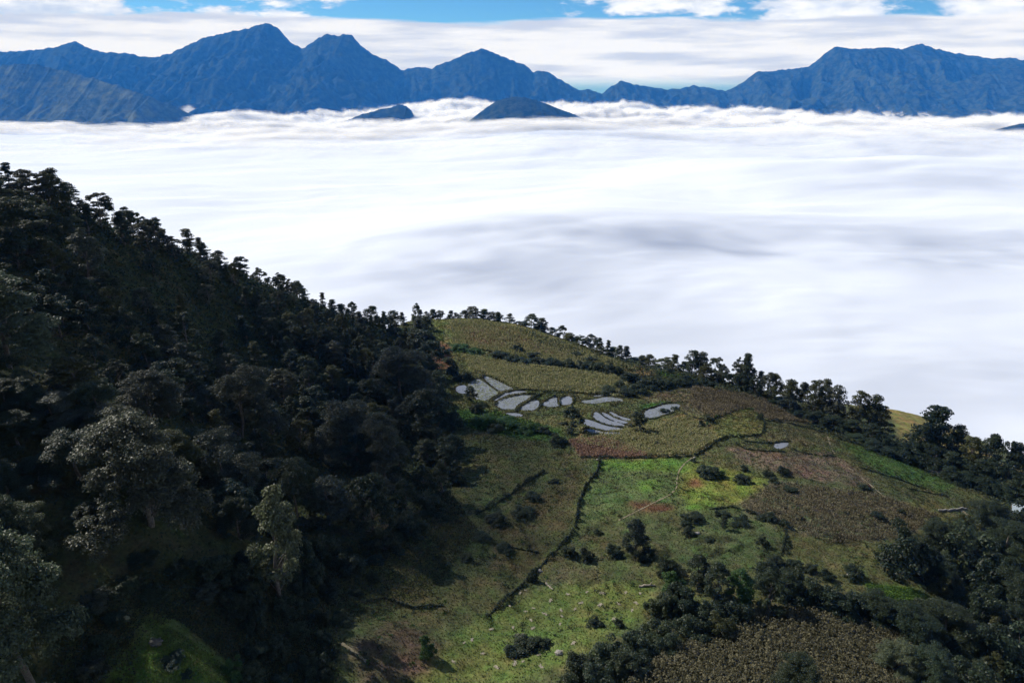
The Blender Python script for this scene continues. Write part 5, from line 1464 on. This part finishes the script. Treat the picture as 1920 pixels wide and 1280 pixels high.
# ------------------------------------------------------------------ labels that single out every plant and heap
ORD = ['first', 'second', 'third', 'fourth', 'fifth', 'sixth', 'seventh', 'eighth', 'ninth', 'tenth', 'eleventh', 'twelfth', 'thirteenth', 'fourteenth', 'fifteenth', 'sixteenth', 'seventeenth', 'eighteenth', 'nineteenth', 'twentieth']
ORD += ['twenty ' + k for k in ORD[:9]] + ['thirtieth'] + ['thirty ' + k for k in ORD[:9]] + ['fortieth'] + ['forty ' + k for k in ORD[:9]]
MARKS = [((900,735),"the weedy terrace"),((965,755),"the crescent terraces"),((1130,790),"the silver terraces"),((1240,770),"the long silver pond"),((1380,790),"the olive blob plot"),((1460,836),"the small bright pond"),
         ((1190,835),"the pale corn"),((1180,900),"the bright green field"),((1340,890),"the sunlit yellow patch"),((1500,870),"the red earth plot"),((1690,880),"the long green strip"),((1560,960),"the grey stubble"),
         ((1390,1010),"the green slope"),((1570,1045),"the olive plot"),((1060,1060),"the gully hedge"),((1100,1150),"the straw heap pasture"),((1420,1220),"the tall brown corn"),((1670,1110),"the leafy crop plot"),
         ((1762,880),"the grey roofed shed"),((1785,956),"the stone wall"),((1915,950),"the pale roofed house"),((1030,640),"the straw coloured top plots"),((1020,715),"the yellowing corn"),((320,1220),"the sunlit clearing"),
         ((700,1230),"the brown gully floor"),((960,950),"the ragged hedge"),((1250,1150),"the dark grove"),((1830,1180),"the brown roofed shed"),((960,790),"the fresh green weeds"),((1700,1270),"the lowest thicket"),((1250,700),"the lime plot"),((870,640),"the crest by the wood"),((1100,690),"the long dark bank")]
def vert(r):
    t_ = np.interp(r['px'], SKX, SKT)
    d = r['py'] - t_
    f = d / max(1050 - t_, 60)
    return ('on the skyline' if d < 42 else 'just below the skyline' if f < 0.22 else 'high up' if f < 0.40 else 'halfway down' if f < 0.58 else 'low down' if f < 0.78 else 'at the foot')
def hor(r):
    p = r['px']
    return 'summit end' if p < 130 else 'upper part' if p < 270 else 'middle' if p < 430 else 'gully part' if p < 600 else 'terrace end'
groups = {}
for r in RECS:
    if r['zone'] == 'wood':
        r['place'] = "%s, wood's %s" % (vert(r), hor(r))
    elif r['zone'] == 'foot':
        r['place'] = "at the shaded foot of the wood"
    elif r['zone'].startswith('crest'):
        q = r['px']
        r['place'] = 'on the crest ' + ("beyond the top plots" if q < 1030 else "above the long dark bank" if q < 1130 else "above the lime plot" if q < 1300 else "above the brown dome" if q < 1480 else "above the red earth plot" if q < 1600 else "above the long green strip" if q < 1700 else "around the grey roofed shed" if q < 1800 else "above the pale roofed house")
    else:
        k = min(MARKS, key=lambda mk: (mk[0][0] - r['px']) ** 2 + 1.6 * (mk[0][1] - r['py']) ** 2)
        r['place'] = ('in ' if k[1].endswith(('pasture', 'grove', 'thicket')) else 'near ') + k[1]
    big = 'tall' if r['h'] > 11 else 'small' if r['kind'] == 'shrub' and r['w'] < 26 else ''
    noun = {'tree': 'tree', 'pine_tree': 'pine', 'shrub': 'bush', 'straw_heap': 'straw heap'}[r['kind']]
    if r['kind'] == 'shrub' and r['h'] > 4: noun = 'bush'
    look = ('pale dry' if r['kind'] == 'straw_heap' else LEAFWORD[r['tint']])
    r['look'] = (big + ' ' + look + ' ' + noun).strip()
    r['noun'] = noun
    groups.setdefault((r['look'], r['place']), []).append(r)
GRP = {'wood': WOOD, 'foot': "bushes at the foot of the wood", 'crest_far': "trees along the crest of the ridge", 'crest_mid': "trees along the crest of the ridge", 'crest_right': "trees along the crest of the ridge",
       'fields': "trees and bushes among the plots", 'thicket': "bushes of the thicket beside the tall corn", 'straw': "straw heaps drying on the pasture"}
for (look, place), rs in groups.items():
    if len(rs) == 1:
        rs[0]['lab'] = "single " + look + " " + place
    else:
        if rs[0]['zone'] == 'wood': rs.sort(key=lambda r: -r['px']); frm = "from the terraces"
        else: rs.sort(key=lambda r: r['px']); frm = "from the wood"
        for i, r in enumerate(rs):
            r['lab'] = "%s %s %s, %s" % (ORD[i] if i < len(ORD) else 'later', look, frm, place)
for r in RECS:
    o = r['o']
    cat = {'tree': 'tree', 'pine_tree': 'pine tree', 'shrub': 'bush', 'straw_heap': 'straw heap'}[r['kind']]
    tag(o, r['lab'], cat, GRP[r['zone']])
print("longest label", max(len(r['lab'].split()) for r in RECS), max((r['lab'] for r in RECS), key=lambda q: len(q.split())), len(set(r['lab'] for r in RECS)), len(RECS))
